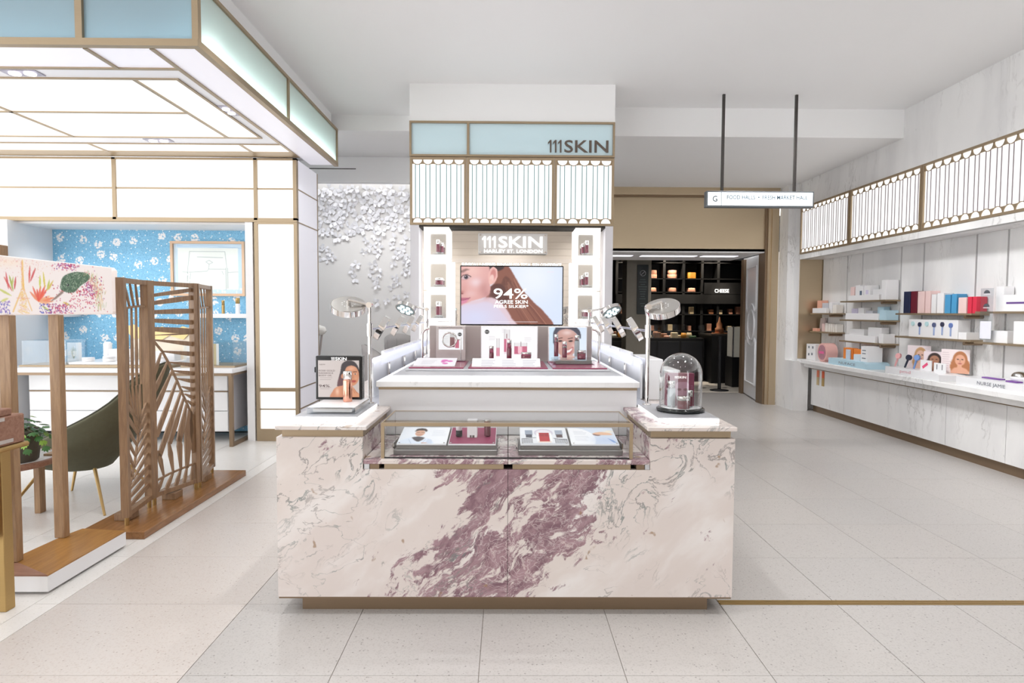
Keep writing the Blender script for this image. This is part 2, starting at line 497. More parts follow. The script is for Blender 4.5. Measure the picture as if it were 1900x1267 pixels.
def breccia(name, amount):
    """cream marble with plum clouds, grey-green seams and ochre spots; amount: 0 the slabs with a plum band, 1 plum all over"""
    t = NT(name); g = t.new('ShaderNodeNewGeometry').outputs['Position']
    w1 = t.noise(g, 2.2, 3, .55, 0, 1); w2 = t.noise(g, 9, 3, .55, 0, 1)
    def warp(amp1, amp2):
        a = t.new('ShaderNodeVectorMath', operation='MULTIPLY_ADD'); t.link(w1, a.inputs[0])
        a.inputs[1].default_value = (amp1,)*3; t.link(g, a.inputs[2])
        b = t.new('ShaderNodeVectorMath', operation='MULTIPLY_ADD'); t.link(w2, b.inputs[0])
        b.inputs[1].default_value = (amp2,)*3; t.link(a.outputs[0], b.inputs[2])
        return b.outputs[0]
    p = warp(.22, .05)
    diag = t.mapping(p, (1, 1, 1), (0, math.radians(42), 0))     # the clouds are drawn out along a rising diagonal
    st = t.mapping(diag, (.55, 1, 1.5))
    x, y, z = t.sep(g)
    if amount == 0:
        d = t.math('SUBTRACT', x, t.math('MULTIPLY_ADD', z, .70, -.30))      # distance from the plum band
        dn = t.math('ADD', d, t.math('MULTIPLY_ADD', t.noise(g, 2.3, 3), .9, -.45))
        band = t.math('MULTIPLY', t.rng(dn, -.66, -.16), t.rng(dn, .60, .22))
    else:
        band = t.math('MULTIPLY_ADD', t.noise(g, 1.5, 2), .5, .55)
    n = t.noise(st, 6.5, 9, .68, .35)
    n = t.math('ADD', t.math('MULTIPLY', n, .68), t.math('MULTIPLY', t.noise(st, 24, 6, .65, .3), .32))
    thr = t.math('MULTIPLY_ADD', band, -.150, .618)
    plum = t.rng(t.math('SUBTRACT', n, thr), -.012, .035)
    base = t.mix(t.noise(p, 2.1, 4), lin('#dcd2cb'), lin('#d4c8c4'))
    base = t.mix(t.rng(t.noise(st, 3.3, 4), .5, .72), base, lin('#e4dedb'))
    pc = t.mix(t.rng(t.noise(st, 14, 5, .65), .35, .65), lin('#765460'), lin('#a3838a'))
    pv = warp(.3, .16)
    vv = t.voro(t.mapping(pv, (1, 1, 1.3)), 21, 'DISTANCE_TO_EDGE')
    wv = t.rng(vv, .05, .0)
    fine = t.math('ABSOLUTE', t.math('SUBTRACT', t.noise(st, 12, 6, .6), .5))
    wv = t.math('MAXIMUM', t.math('MULTIPLY', wv, t.rng(t.noise(p, 4, 2), .45, .62)), t.math('MULTIPLY', t.rng(fine, .016, .0), .8))
    pc = t.mix(t.math('MULTIPLY', wv, .6), pc, lin('#dccdc9'))
    col = t.mix(t.math('MULTIPLY', plum, .95), base, pc)
    # seams: thin grey-green lines, denser in clusters
    s1 = t.math('ABSOLUTE', t.math('SUBTRACT', t.noise(t.mapping(p, (1, 1, 1.8)), 2.6, 5, .55, .4), .5))
    s2 = t.math('ABSOLUTE', t.math('SUBTRACT', t.noise(st, 6.5, 6, .6, .8), .52))
    clus = t.rng(t.noise(t.mapping(g, (1, 1, 1), (0, 0, 0), (3, 1, 5)), 2.3, 2), .47, .62)
    seam = t.math('MAXIMUM', t.math('MULTIPLY', t.math('MULTIPLY', t.rng(s1, .007, .001), .55), t.rng(t.noise(g, 1.9, 2), .42, .6)), t.math('MULTIPLY', t.rng(s2, .02, .002), t.math('MULTIPLY', clus, .8)))
    sc = t.mix(t.rng(t.noise(p, 7, 2), .42, .58), lin('#6f7a78'), lin('#8c8582'))
    col = t.mix(seam, col, sc)
    blot = t.math('MULTIPLY', t.rng(t.noise(st, 9, 5, .6), .66, .70), t.rng(t.noise(g, 2.9, 1), .48, .6))
    col = t.mix(t.math('MULTIPLY', blot, .75), col, lin('#6f706b'))
    och = t.math('MULTIPLY', t.rng(t.noise(t.mapping(p, (1, 1, 1), (0, 0, 0), (9, 2, 4)), 8, 3), .69, .72), 1.0)
    col = t.mix(t.math('MULTIPLY', och, .75), col, lin('#9c7d60'))
    t.base(col); t.set(Roughness=.22)
    t.b.inputs['Specular IOR Level'].default_value = .4
    return t.m
BREC = breccia('breccia_marble', 0)
BREC_P = breccia('breccia_marble_plum', 1)

def white_marble(name, rot=0.0, amt=1.0):
    t = NT(name); g = t.new('ShaderNodeNewGeometry').outputs['Position']
    w = t.noise(g, 1.3, 4, .6, 0, 1)
    a = t.new('ShaderNodeVectorMath', operation='MULTIPLY_ADD'); t.link(w, a.inputs[0])
    a.inputs[1].default_value = (.35, .35, .35); t.link(g, a.inputs[2])
    m = t.mapping(a.outputs[0], (1.2, 1.5, .28), (math.radians(rot), 0, 0))
    n = t.noise(m, 3.2, 7, .62, .3)
    v = t.math('ABSOLUTE', t.math('SUBTRACT', n, .5))
    vein = t.math('MULTIPLY', t.rng(v, .022, .0), t.rng(t.noise(g, 1.1, 2), .45, .68))
    col = t.mix(t.rng(t.noise(m, 1.6, 4), .35, .7), lin('#f1f0ef'), lin('#e4e3e3'))
    col = t.mix(t.math('MULTIPLY', vein, .42*amt), col, lin('#9b9894'))
    sp = t.math('MULTIPLY', t.rng(t.noise(g, 9, 4, .6), .68, .75), t.rng(t.noise(g, .9, 1), .5, .62))
    col = t.mix(t.math('MULTIPLY', sp, .45*amt), col, lin('#8d8b88'))
    t.base(col); t.set(Roughness=.25); t.b.inputs['Specular IOR Level'].default_value = .4
    return t.m
WMARB = white_marble('white_marble')

def wallpaper():
    t = NT('blue_flower_wallpaper'); v3 = t.voro
    def v2(*a, **k):
        o = v3(*a, **k); o.node.voronoi_dimensions = '2D'; return o
    t.voro = v2; g = t.new('ShaderNodeNewGeometry').outputs['Position']
    x, y, z = t.sep(g)
    cb = t.new('ShaderNodeCombineXYZ'); t.link(x, cb.inputs[0]); t.link(z, cb.inputs[1]); t.link(y, cb.inputs[2])
    p = t.mapping(cb.outputs[0], (1, 1, .02))
    base = t.mix(t.noise(p, 30, 3), lin('#78b9dd'), lin('#92c9e6'))
    d = t.voro(t.mapping(p, (1, 1.6, 1), (0, 0, .6)), 62); ink = t.math('MULTIPLY', t.rng(d, .3, .2), t.rng(t.noise(p, 40, 1), .4, .5))
    col = t.mix(t.math('MULTIPLY', ink, .7), base, lin('#2c6ea8'))
    nz = t.noise(p, 26, 2, .5, 0, 1)
    q = t.new('ShaderNodeVectorMath', operation='MULTIPLY_ADD'); t.link(nz, q.inputs[0]); q.inputs[1].default_value = (.035, .035, 0); t.link(p, q.inputs[2])
    f = t.voro(q.outputs[0], 4.4, 'F1', .6)
    petals = t.voro(p, 36)
    m = t.math('MULTIPLY', t.rng(f, .24, .19), t.rng(petals, .60, .45))
    col = t.mix(m, col, lin('#f3f1f1'))
    m2 = t.math('MULTIPLY', t.rng(t.voro(p, 13), .11, .08), 1.0)
    col = t.mix(m2, col, lin('#e9f2f6'))
    t.base(col); t.set(Roughness=.6)
    return t.m
PAPER = wallpaper()

# ================================================================== THE SETTING
# ---- floor: grout bed with every tile laid on it
floor = struct('floor', MB((0, 5, -.1)).box(-8.2, 5.2, -4.5, 11.7, -.1, -.004), GROUT)
def tile_mesh(w, d, mat):
    g = .0014
    me = MB().cbox(-w/2+g, w/2-g, -d/2+g, d/2-g, -.0042, 0, .0008).mesh('floor_tile'); me.materials.append(mat); return me
ROWS = [.07, .678, 1.287, 1.896, 2.506, 3.131]
ROWS2 = [3.183] + [3.745+.6088*k for k in range(0, 12)]
SPANS = list(zip(ROWS[:-1], ROWS[1:])) + list(zip(ROWS2[:-1], ROWS2[1:]))
_tm = {}
def lay(x0, x1, y0, y1, mat, name='floor_tile'):
    k = (round(x1-x0, 3), round(y1-y0, 3), mat.name)
    if k not in _tm: _tm[k] = tile_mesh(x1-x0, y1-y0, mat)
    piece(name, _tm[k], ((x0+x1)/2, (y0+y1)/2, 0), floor)
XS = [-.108+.602*k for k in range(-2, 9)]
for (a, b) in SPANS:
    for x0, x1 in zip(XS[:-1], XS[1:]): lay(x0, x1, 3.131 if (a == 3.183 and x1 < 1.2) else a, b, TERR)
    a = 3.131 if a == 3.183 else a
    lay(-2.262, XS[0], a, b, TERR_P)
    lay(-2.385, -2.262, a, b, TERR_W)
LX = [-2.385-.69*k for k in range(0, 6)]
for (a, b) in [(2.0+.7*k, 2.7+.7*k) for k in range(8)]:
    for x0, x1 in zip(LX[1:], LX[:-1]): lay(x0, x1, a, b, TERR_W)
lay(-8.1, -5.85, .07, 7.6, TERR_W, 'floor_slab')
lay(-5.85, -2.385, .07, 2.0, TERR_W, 'floor_slab')
lay(-8.1, 5.0, -4.4, .07, TERR, 'floor_slab')
lay(-3.2, XS[0], 10.442, 11.6, TERR_W, 'floor_slab')
lay(XS[0], 5.0, 10.442, 11.6, TERR, 'floor_slab')
# brass divider: three fine bars let into the floor
for k in range(3):
    obj('brass_bar', MB().box(1.099, 4.7, 3.133+k*.018, 3.146+k*.018, -.004, .0004), BRASS, floor)

# ---- ceilings
ceiling = struct('ceiling', MB((0, 3, 3.8)).box(-8.2, 5.2, -4.5, 7.2, 3.8, 3.95), CEIL)
obj('bulkhead', MB().box(-.9, 5.2, 7.2, 7.35, 3.48, 3.95), CEIL, ceiling)
obj('bulkhead', MB().box(-3.6, -.9, 7.56, 7.7, 3.62, 3.95), CEIL, ceiling)
obj('ceiling_strip', MB().box(-3.6, -.9, 7.2, 7.56, 3.8, 3.95), CEIL, ceiling)
obj('lower_ceiling', MB().box(-.9, 5.2, 7.351, 11.2, 3.48, 3.56), CEIL, ceiling)
obj('lower_ceiling', MB().box(-3.6, -.9, 7.701, 9.5, 3.62, 3.7), CEIL, ceiling)
obj('column_bulkhead', MB().box(-.998, 1.096, 6.5, 7.3, 3.42, 3.8), CEIL, ceiling)
obj('slot_recess', MB().box(-3.2, -2.05, 8.6, 8.61, 3.40, 3.41), DARK, ceiling)

# ---- wall added behind the camera for the mirrors to reflect: pale timber boards
BOARD = pmat('pale_board', '#e2d8cd', .5, 0, .06, 4, stretch=(.4, 4, 4))
wall_rear = struct('wall_rear', MB((0, -4.35, 0)).box(-3.4, 3.4, -4.45, -4.33, 0, 3.8), DARK)
_bm = MB().cbox(-3.4, 3.4, -.014, .014, -.094, .094, .004).mesh('board'); _bm.materials.append(BOARD)
for _k in range(20): piece('board', _bm, (0, -4.315, .1+_k*.19), wall_rear)

# ---- left far wall behind the islands, washed from a slot above
wall_back = struct('wall_back', MB((-1.4, 9.2, 0)).box(-3.6, 1.35, 9.25, 9.45, 0, 3.62), pmat('warm_white_wall', '#eceae8', .6, 0, .012, 2))
obj('pelmet', MB().box(-3.6, 1.35, 8.82, 8.94, 3.27, 3.618), CEIL, wall_back)
for _k in range(5):
    obj('slot_light', MB().box(-2.9+_k*.75, -2.3+_k*.75, 8.98, 9.03, 3.40, 3.42), LIGHT_HI, wall_back)
struct('wall_left', MB((-3.3, 8.2, 0)).box(-3.6, -3.45, 7.9, 9.45, 0, 3.6), WHITE)

# ---- right: marble wall with the shelf niche
XW = 4.50
wall_right = struct('wall_right', MB((4.8, 3, 0)).box(4.88, 5.2, -4.4, 9.70, 0, 2.36), DARK)
obj('upper_marble', MB().box(XW, 5.2, -4.4, 9.82, 3.105, 3.8), WMARB, wall_right)
obj('band_marble', MB().box(XW+.03, 5.2, -4.4, 9.82, 2.31, 3.105), WMARB, wall_right)
obj('lip_marble', MB().box(XW-.01, XW+.05, 3.0, 9.64, 2.31, 2.383), WMARB, wall_right)
obj('end_pier', MB().box(XW-.12, 5.2, 9.82, 10.12, 0, 3.5), WMARB, wall_right)
obj('pier_return', MB().box(XW-.01, 5.2, 9.66, 9.82, 0, 3.48), WMARB, wall_right)
obj('pier_foot', MB().box(XW-.13, XW+.1, 9.50, 9.84, 0, .76), WMARB, wall_right)
obj('niche_jamb', MB().box(XW, 4.88, 9.645, 9.66, .79, 2.31), PORTAL, wall_right)
SL = [9.64, 8.94, 8.56, 7.72, 7.30, 6.48, 6.07, 5.25, 4.83, 4.01, 3.3]
for a, b in zip(SL[1:], SL[:-1]):
    obj('marble_panel', MB().box(4.85, 4.885, a+.012, b-.012, .75, 2.36), WMARB, wall_right)

# ---- entrance to the next hall: bronze portal
trim_1 = struct('trim_1', MB((3, 10.2, 0)).box(4.17, 4.25, 10.16, 10.42, 0, 3.36), BRONZE_D)
obj('jamb', MB().box(4.25, 4.36, 10.10, 10.42, 0, 3.50).box(4.20, 4.25, 10.13, 10.4, 0, 3.36), PORTAL, trim_1)
obj('lintel', MB().box(1.3, 4.36, 10.08, 10.42, 3.36, 3.50), PORTAL, trim_1)
obj('lintel_shadow_line', MB().box(1.3, 4.2, 10.13, 10.2, 3.34, 3.36), BRONZE_D, trim_1)
obj('fascia', MB().box(1.3, 4.17, 10.2, 10.30, 2.48, 3.36), PORTAL, trim_1)
obj('soffit', MB().box(1.3, 4.17, 10.2, 11.75, 2.46, 2.52), WHITE, trim_1)
for x0, x1 in ((1.5, 2.15), (2.3, 3.25), (3.35, 3.95)):
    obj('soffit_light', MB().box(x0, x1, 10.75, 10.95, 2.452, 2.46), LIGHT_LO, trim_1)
obj('inner_jamb', MB().box(4.33, 4.42, 11.5, 11.62, 0, 2.46), BRONZE_D, trim_1)
obj('reveal', MB().box(4.42, 5.0, 10.42, 11.75, 0, 2.5), WHITE, trim_1)
obj('hall_reveal', MB().box(1.05, 1.15, 10.2, 11.75, 0, 2.5), WHITE, trim_1)
struct('wall_portal', MB((1.2, 10.3, 0)).box(-3.4, 1.3, 10.2, 10.32, 0, 3.5), WHITE)
# folded-back door with raised mouldings, standing along the reveal
door_1 = struct('door_1', MB((4.32, 10.9, 0)).add(
    [(4.20, 10.46, .02), (4.25, 10.44, .02), (4.44, 11.5, .02), (4.38, 11.52, .02),
     (4.20, 10.46, 2.45), (4.25, 10.44, 2.45), (4.44, 11.5, 2.45), (4.38, 11.52, 2.45)],
    [(0, 1, 2, 3), (4, 5, 6, 7), (0, 1, 5, 4), (1, 2, 6, 5), (2, 3, 7, 6), (3, 0, 4, 7)]), LACQ)
def on_door(u, z, o=0.0):
    a, b = Vector((4.20, 10.46, 0)), Vector((4.38, 11.52, 0)); d = (b-a).normalized(); n = Vector((-d.y, d.x, 0))
    p = a+d*u+n*o; return (p.x, p.y, z)
def mould(pts, closed=True):
    pts = pts+[pts[0]] if closed else pts
    return MB().tube([on_door(u, z, .005) for u, z in pts], .017, 6)
L_ = 1.07
def arc(cx, cz, rx, rz, a0, a1, n=16): return [(cx+rx*math.cos(math.radians(a0+(a1-a0)*i/n)), cz+rz*math.sin(math.radians(a0+(a1-a0)*i/n))) for i in range(n+1)]
obj('moulding', mould([(.15, 2.28), (.15, 1.56)]+arc(L_/2, 1.56, L_/2-.15, -.0, 180, 360, 2)[1:1]+arc(L_/2, 1.28, .37, .36, 142, 38)+[(L_-.15, 1.56), (L_-.15, 2.28)]), LACQ, door_1)
obj('moulding', mould([(.15, .26), (.15, 1.00)]+arc(L_/2, 1.28, .37, .36, 218, 322)+[(L_-.15, 1.00), (L_-.15, .26)]), LACQ, door_1)
obj('oval_moulding', mould(arc(L_/2, 1.28, .27, .26, 0, 360, 28)[:-1]), LACQ, door_1)

# ================================================================== lit fret panels (tower header, marble wall)
def plane_fn(O, U, N):
    O, U, N = Vector(O), Vector(U), Vector(N); Z = Vector((0, 0, 1))
    return lambda u, v, t: tuple(O+U*u+Z*v+N*t)
def scallop_panel(parent, O, U, N, W, H, n, fr=.024, rodmat=None, light=None):
    """bronze-framed light panel with half-round trims above and below and pairs of fine rods"""
    fn = plane_fn(O, U, N); root = parent
    def bar(mb, u0, u1, v0, v1, t0=-.012, t1=.014): return mb.prism([(u0, v0), (u1, v0), (u1, v1), (u0, v1)], fn, t0, t1)
    lp = obj('light_panel', bar(MB(), .004, W-.004, .004, H-.004, -.03, -.006), light or LIGHT, root)
    f = MB(); bar(f, 0, W, 0, fr); bar(f, 0, W, H-fr, H); bar(f, 0, fr, fr, H-fr); bar(f, W-fr, W, fr, H-fr)
    obj('frame', f, BRONZE, root)
    wi = W-2*fr; p = wi/n; r = p/2*.88
    for top in (True, False):
        m = MB(); v0 = H-fr if top else fr; sg = -1 if top else 1; R2 = r+.007
        pt = lambda c, q, a: (c+q*math.cos(math.radians(a)), v0+sg*q*math.sin(math.radians(a)))
        for i in range(n):          # ring round every half disc, the corner beside it filled
            c = fr+(i+.5)*p
            m.prism([pt(c, r, a) for a in range(0, 181, 12)]+[pt(c, R2, a) for a in range(180, -1, -12)], fn, -.004, .004)
            for e, a0 in ((c-p/2, 180), (c+p/2, 0)):
                k = -1 if a0 else 1
                m.prism([(e, v0)]+[pt(c, R2*.99, a0+k*a) for a in range(0, 61, 12)]+[(e, v0+sg*r*.92)], fn, -.0035, .0035)
        obj('scallop_trim', m, BRONZE, lp, kind=None)
    Lr = H-2*fr-2*r*.9
    me = MB().box(-.004, .004, -.003, .003, -Lr/2, Lr/2).mesh('rod'); me.materials.append(rodmat or RODM)
    for i in range(n):
        c = fr+(i+.5)*p
        for o in (-.2*p, .2*p):
            piece('rod', me, fn(c+o, H/2, -.001), lp)
RODM = pmat('teal_glass_rod', '#6f9a9c', .3, 0, .05)
RODM2 = pmat('grey_bronze_rod', '#8a8084', .4, 0, .05)

# ================================================================== display tower at the back of the island
T0 = (.047, 6.6, 0)
tower = thing('display_tower', 'tall mirrored display tower with scalloped light header and brand name behind the marble island', 'display tower', T0)
obj('pilaster', MB().box(-.995, -.905, 6.5, 7.2, 0, 2.372), GREYF, tower)
obj('pilaster', MB().box(1.01, 1.09, 6.5, 7.2, 0, 2.372), GREYF, tower)
obj('core', MB().box(-.905, 1.01, 6.66, 7.2, 0, 2.372).box(-.995, 1.09, 6.53, 7.2, 2.372, 3.42), WHITE, tower)
mirror = obj('mirror_back', MB().box(-.905, 1.01, 6.645, 6.66, .9, 2.36), MIRROR, tower)
obj('mirror_bevel', MB().frame((-.59, 6.63, 2.02), (.70, 6.63, 2.02), .03, .045), CHROME, mirror)
obj('header_soffit', MB().box(-.98, 1.08, 6.505, 6.65, 2.350, 2.372), DARK, tower)
# teal glass band with the name
hf = MB()
for (z0, z1) in ((3.067, 3.087), (3.402, 3.422)): hf.box(-1.0, 1.095, 6.485, 6.53, z0, z1)
for (x0, x1) in ((-1.0, -.98), (-.415, -.39), (1.075, 1.095)): hf.box(x0, x1, 6.487, 6.53, 3.087, 3.402)
obj('header_frame', hf, BRONZE, tower)
obj('glass_pane', MB().box(-.98, -.415, 6.505, 6.51, 3.087, 3.402), FROST_B, tower)
obj('glass_pane', MB().box(-.39, 1.075, 6.505, 6.51, 3.087, 3.402), FROST_B, tower)
obj('header_light', MB().box(-.97, 1.065, 6.522, 6.528, 3.09, 3.40), pmat('header_glow', '#ffffff', .4, 0, 0, emit='#f0f8fa', es=.34), tower)
LETTER = pmat('bronze_letter', '#6d6158', .4, .6, .04)
brand(LETTER, tower, (.412, 6.503, 3.115), .618, .125, .015, .008)
U, N = (1, 0, 0), (0, -1, 0)
for x0, w, n in ((-.998, .578, 5), (-.416, .896, 8), (.484, .61, 5)):
    scallop_panel(tower, (x0, 6.512, 2.374), U, N, w, .688, n, light=pmat('header_light', '#8c8c8c', .4, 0, 0, emit='#ffffff', es=.53))
# lit niches either side of the screen
NICHE = pmat('niche_glow', '#ffffff', .4, 0, 0, emit='#ffffff', es=.47)
def niche(x0, x1, z0, z1):
    y0, y1 = 6.455, 6.64; w = .028
    m = MB().box(x0, x0+w, y0, y1, z0, z1).box(x1-w, x1, y0, y1, z0, z1).box(x0+w, x1-w, y0, y1, z0, z0+w).box(x0+w, x1-w, y0, y1, z1-w, z1)
    nb = obj('niche_box', m, NICHE, tower)
    obj('niche_mirror', MB().box(x0+w, x1-w, y1-.012, y1-.004, z0+w, z1-w), pmat('grey_mirror', '#c9c7c3', .12, .9, .02), nb)
    for a, b in ((z0-.006, z0), (z1, z1+.005)): obj('niche_edge', MB().box(x0-.004, x1+.004, y0-.002, y0+.02, a, b), CHROME, nb)
NZ = [(2.037, 2.345), (1.708, 2.025), (1.385, 1.695), (1.06, 1.372)]
for z0, z1 in NZ:
    niche(-.85, -.594, z0, z1); niche(.70, .955, z0, z1)
for a, b in ((-.575, -.545), (.655, .685)): obj('edge_strip', MB().box(a, b, 6.60, 6.64, 1.06, 2.0), NICHE, tower)
# acrylic name plaque
pl = thing('acrylic_plaque', 'frosted acrylic plaque with white brand lettering on the mirror above the screen', 'plaque', (.06, 6.6, 2.09))
obj('plate', MB().cbox(-.302, .42, 6.60, 6.612, 2.088, 2.305), pmat('frosted_acrylic', '#dedad6', .35, 0, .02), pl)
LITW = pmat('white_lit_letter', '#ffffff', .4, 0, 0, emit='#ffffff', es=.6)
brand(LITW, pl, (-.26, 6.5995, 2.155), .63, .118, .006, .012)
text('lettering', 'HARLEY ST. LONDON', LITW, pl, (-.24, 6.600, 2.103), .61, .033, depth=.004, bold=.004)
for x in (-.28, .398):
    for z in (2.108, 2.285): obj('stud', MB().cyl((x, 6.60, z), (x, 6.592, z), .009, n=10), CHROME, pl)
text('slogan_lettering', 'SURGICALLY-INSPIRED SKINCARE FOR TOTAL SKIN CONFIDENCE', LITW, tower, (-.475, 6.618, 1.967), 1.045, .030, depth=.004, bold=.006)

# screen: close-up of a face with long hair
tv = thing('wall_screen', 'wide black-framed screen showing a face with long brown hair on the tower', 'screen', (.05, 6.5, 1.35))
obj('housing', MB().cbox(-.478, .578, 6.43, 6.60, 1.348, 1.958, .006), BLACK, tv)
P = Paint(210, 118, '#dfe6f6')
P.hgrad('#e2e6f4', '#d6e2fb')
P.glow(150, 20, 60, 60, '#eef2fa', .8)
# hair mass
P.poly([(78, -4), (96, -2), (112, 22), (128, 48), (150, 72), (172, 92), (190, 124), (112, 124), (98, 96), (74, 86), (52, 70), (56, 46), (70, 30)], '#8a5648', 2)
P.poly([(90, 20), (104, 30), (112, 52), (100, 62), (88, 60), (80, 46)], '#6d4238', 3)
P.poly([(40, -4), (84, -4), (84, 6), (56, 10)], '#3b2a2c', 2)
P.poly([(56, 46), (78, 34), (96, 50), (100, 66), (84, 78), (62, 70)], '#5c3632', 3)
rr = random.Random(3)
for i in range(46):
    o = rr.uniform(-14, 26); c = rr.choice(['#a87362', '#74453a', '#b98672', '#623a33', '#97604f'])
    P.line([(96+o*.5, 30+rr.uniform(-6, 8)), (104+o*.8, 58), (126+o*1.0, 86), (150+o*1.2, 122)], .9, c, .45)
# shoulder
P.poly([(-4, 80), (20, 70), (40, 67), (58, 62), (76, 68), (92, 84), (104, 104), (110, 124), (-4, 124)], '#dfc7d0', 3)
P.poly([(-4, 84), (30, 76), (56, 72), (84, 92), (96, 124), (-4, 124)], '#d8cfe4', 6, .8)
P.glow(30, 104, 50, 26, '#d4d8f4', .8)
# face
P.poly([(-6, -6), (52, -6), (58, 20), (60, 40), (58, 56), (44, 64), (22, 70), (6, 76), (-6, 74)], '#e0aaa6', 2)
P.glow(22, 8, 26, 18, '#efc4bc', .9)
P.glow(30, 32, 16, 12, '#ecd2d6', .9)
P.glow(46, 44, 12, 18, '#c58d8a', .75, 20)
P.glow(52, 56, 10, 12, '#b98282', .6)
P.glow(20, 55, 14, 9, '#e6bcba', .8)
P.glow(6, 46, 8, 12, '#d69d98', .7)
# ear
P.ell(65, 18, 9.5, 17, '#e9b3ad', 8, 1.5); P.ell(66, 16, 5.5, 11, '#cf8984', 8, 2); P.ell(63, 24, 4.5, 8, '#efc6be', 10, 2); P.ell(61, 31, 4, 5.5, '#eebcb3', 0, 1.5)
P.line([(60, 6), (66, 1), (73, 6), (74, 20), (68, 31)], 2.2, '#f0beb6', .9)
# eye and brow
P.poly([(-2, 10), (8, 5), (18, 6), (12, 8), (2, 13)], '#8a6a66', 2, .85)
P.ell(10, 22, 9.5, 4.6, '#d6b9bd', -10, 1.5); P.ell(10, 21.5, 4.4, 4.2, '#4e4552', 0, 1.2); P.ell(10, 21.5, 1.9, 1.9, '#15151c', 0, 1); P.ell(8.6, 20, .8, .8, '#f3eef6', 0, .8)
P.line([(-2, 24), (4, 17.5), (12, 16.2), (20, 20.5)], 1.8, '#5b3f42', .9); P.line([(0, 27), (10, 27), (19, 22)], .9, '#b07f80', .7)
P.line([(-2, 17), (6, 13), (16, 14)], 1.1, '#b98885', .6)
# nose, lips
P.glow(2, 52, 5, 4, '#b5726f', .8); P.ell(2, 55, 2.4, 1.4, '#8e5152', 0, 1.2)
P.poly([(-4, 65), (6, 63), (14, 64), (20, 62), (12, 69), (0, 71), (-4, 72)], '#b9677f', 1); P.poly([(-4, 70), (6, 69), (14, 67), (9, 74), (-4, 77)], '#d98aa4', 1)
P.line([(-4, 69), (8, 67.5), (18, 63)], .8, '#8d4a5e', .9)
P.rect(178, 10, 192, 11, '#f5dfe6', .8)
P.lines(55, 112, 104, 1, 3, '#f6f2fb', .75, 0, 1)
P.put('picture', SCREEN, tv, lambda u, v: (-.466+u*1.032, 6.429, 1.360+v*.586))
WLET = pmat('screen_white_letter', '#ffffff', .4, 0, 0, emit='#ffffff', es=.6)
text('screen_lettering', '94%', WLET, tv, (-.135, 6.4270, 1.620), .345, .105, depth=0, bold=.006)
text('screen_lettering', 'AGREE SKIN', WLET, tv, (-.122, 6.4270, 1.570), .335, .036, depth=0, bold=.006)
text('screen_lettering', 'FEELS SILKIER*', WLET, tv, (-.130, 6.4270, 1.528), .35, .030, depth=0, bold=.006)

# ------------------------------------------------------------------ small product makers
def bottle(x, y, z, h, r, body, label, cat='bottle', cap=.36, group=None, name='serum_bottle', capmat=None, foot=True, n=20):
    t = thing(name, label, cat, (x, y, z), group)
    hb = h*(1-cap)
    if foot: obj('glass_foot', MB().lathe((x, y, z), [(0, 0), (r, 0), (r, h*.06), (0, h*.06)], n), ACRYL, t); b0 = h*.06
    else: b0 = 0
    obj('body', MB().lathe((x, y, z), [(0, b0), (r*.97, b0), (r, b0+.004), (r, hb-.006), (r*.9, hb), (0, hb)], n), body, t)
    obj('cap', MB().lathe((x, y, z), [(0, hb), (r*.96, hb), (r*.96, h-.004), (r*.88, h), (0, h)], n), capmat or SILVER, t)
    return t
def jar(x, y, z, h, r, body, label, group=None, capmat=None, n=22):
    t = thing('cream_jar', label, 'jar', (x, y, z), group)
    obj('body', MB().lathe((x, y, z), [(0, 0), (r*.95, 0), (r, .004), (r, h*.66), (0, h*.66)], n), body, t)
    obj('lid', MB().lathe((x, y, z), [(0, h*.67), (r*1.02, h*.67), (r*1.02, h-.004), (r*.96, h), (0, h)], n), capmat or SILVER, t)
    return t
def carton(x0, x1, y0, y1, z0, z1, mat, label, name='product_box', cat='box', group=None, ch=.002):
    return single(name, MB().cbox(x0, x1, y0, y1, z0, z1, ch), mat, label, cat, group)
# products in the niches
levels = ['top', 'second', 'third']
for side, xc, desc in (('left', -.715, 'left niche column'), ('right', .828, 'right niche column')):
    for k in range(3):
        z0 = NZ[k][0]+.028
        single('acrylic_block', MB().cbox(xc-.05, xc+.06, 6.50, 6.60, z0+.001, z0+.028), ACRYL, 'clear acrylic block in the %s lit niche, %s' % (levels[k], desc), 'display block')
        zb = z0+.029
        w = 'in the %s lit niche, %s' % (levels[k], desc)
        if (side, k) in (('left', 0), ('right', 0), ('right', 1)):
            s = 1 if side == 'left' else -1
            bottle(xc+.0, 6.55, zb, .135, .02, MAROON, 'taller maroon bottle with silver cap ' + w, cap=.34)
            bottle(xc+.042*s, 6.56, zb, .105, .015, MAROON, 'shorter maroon bottle with silver cap ' + w, cap=.34)
        elif (side, k) == ('left', 2):
            bottle(xc, 6.55, zb, .15, .024, MAROON, 'wide maroon bottle with silver cap ' + w, cap=.34)
        else:
            jar(xc+.012, 6.55, zb, .07, .042, MAROON, 'maroon cream jar with silver lid ' + w)

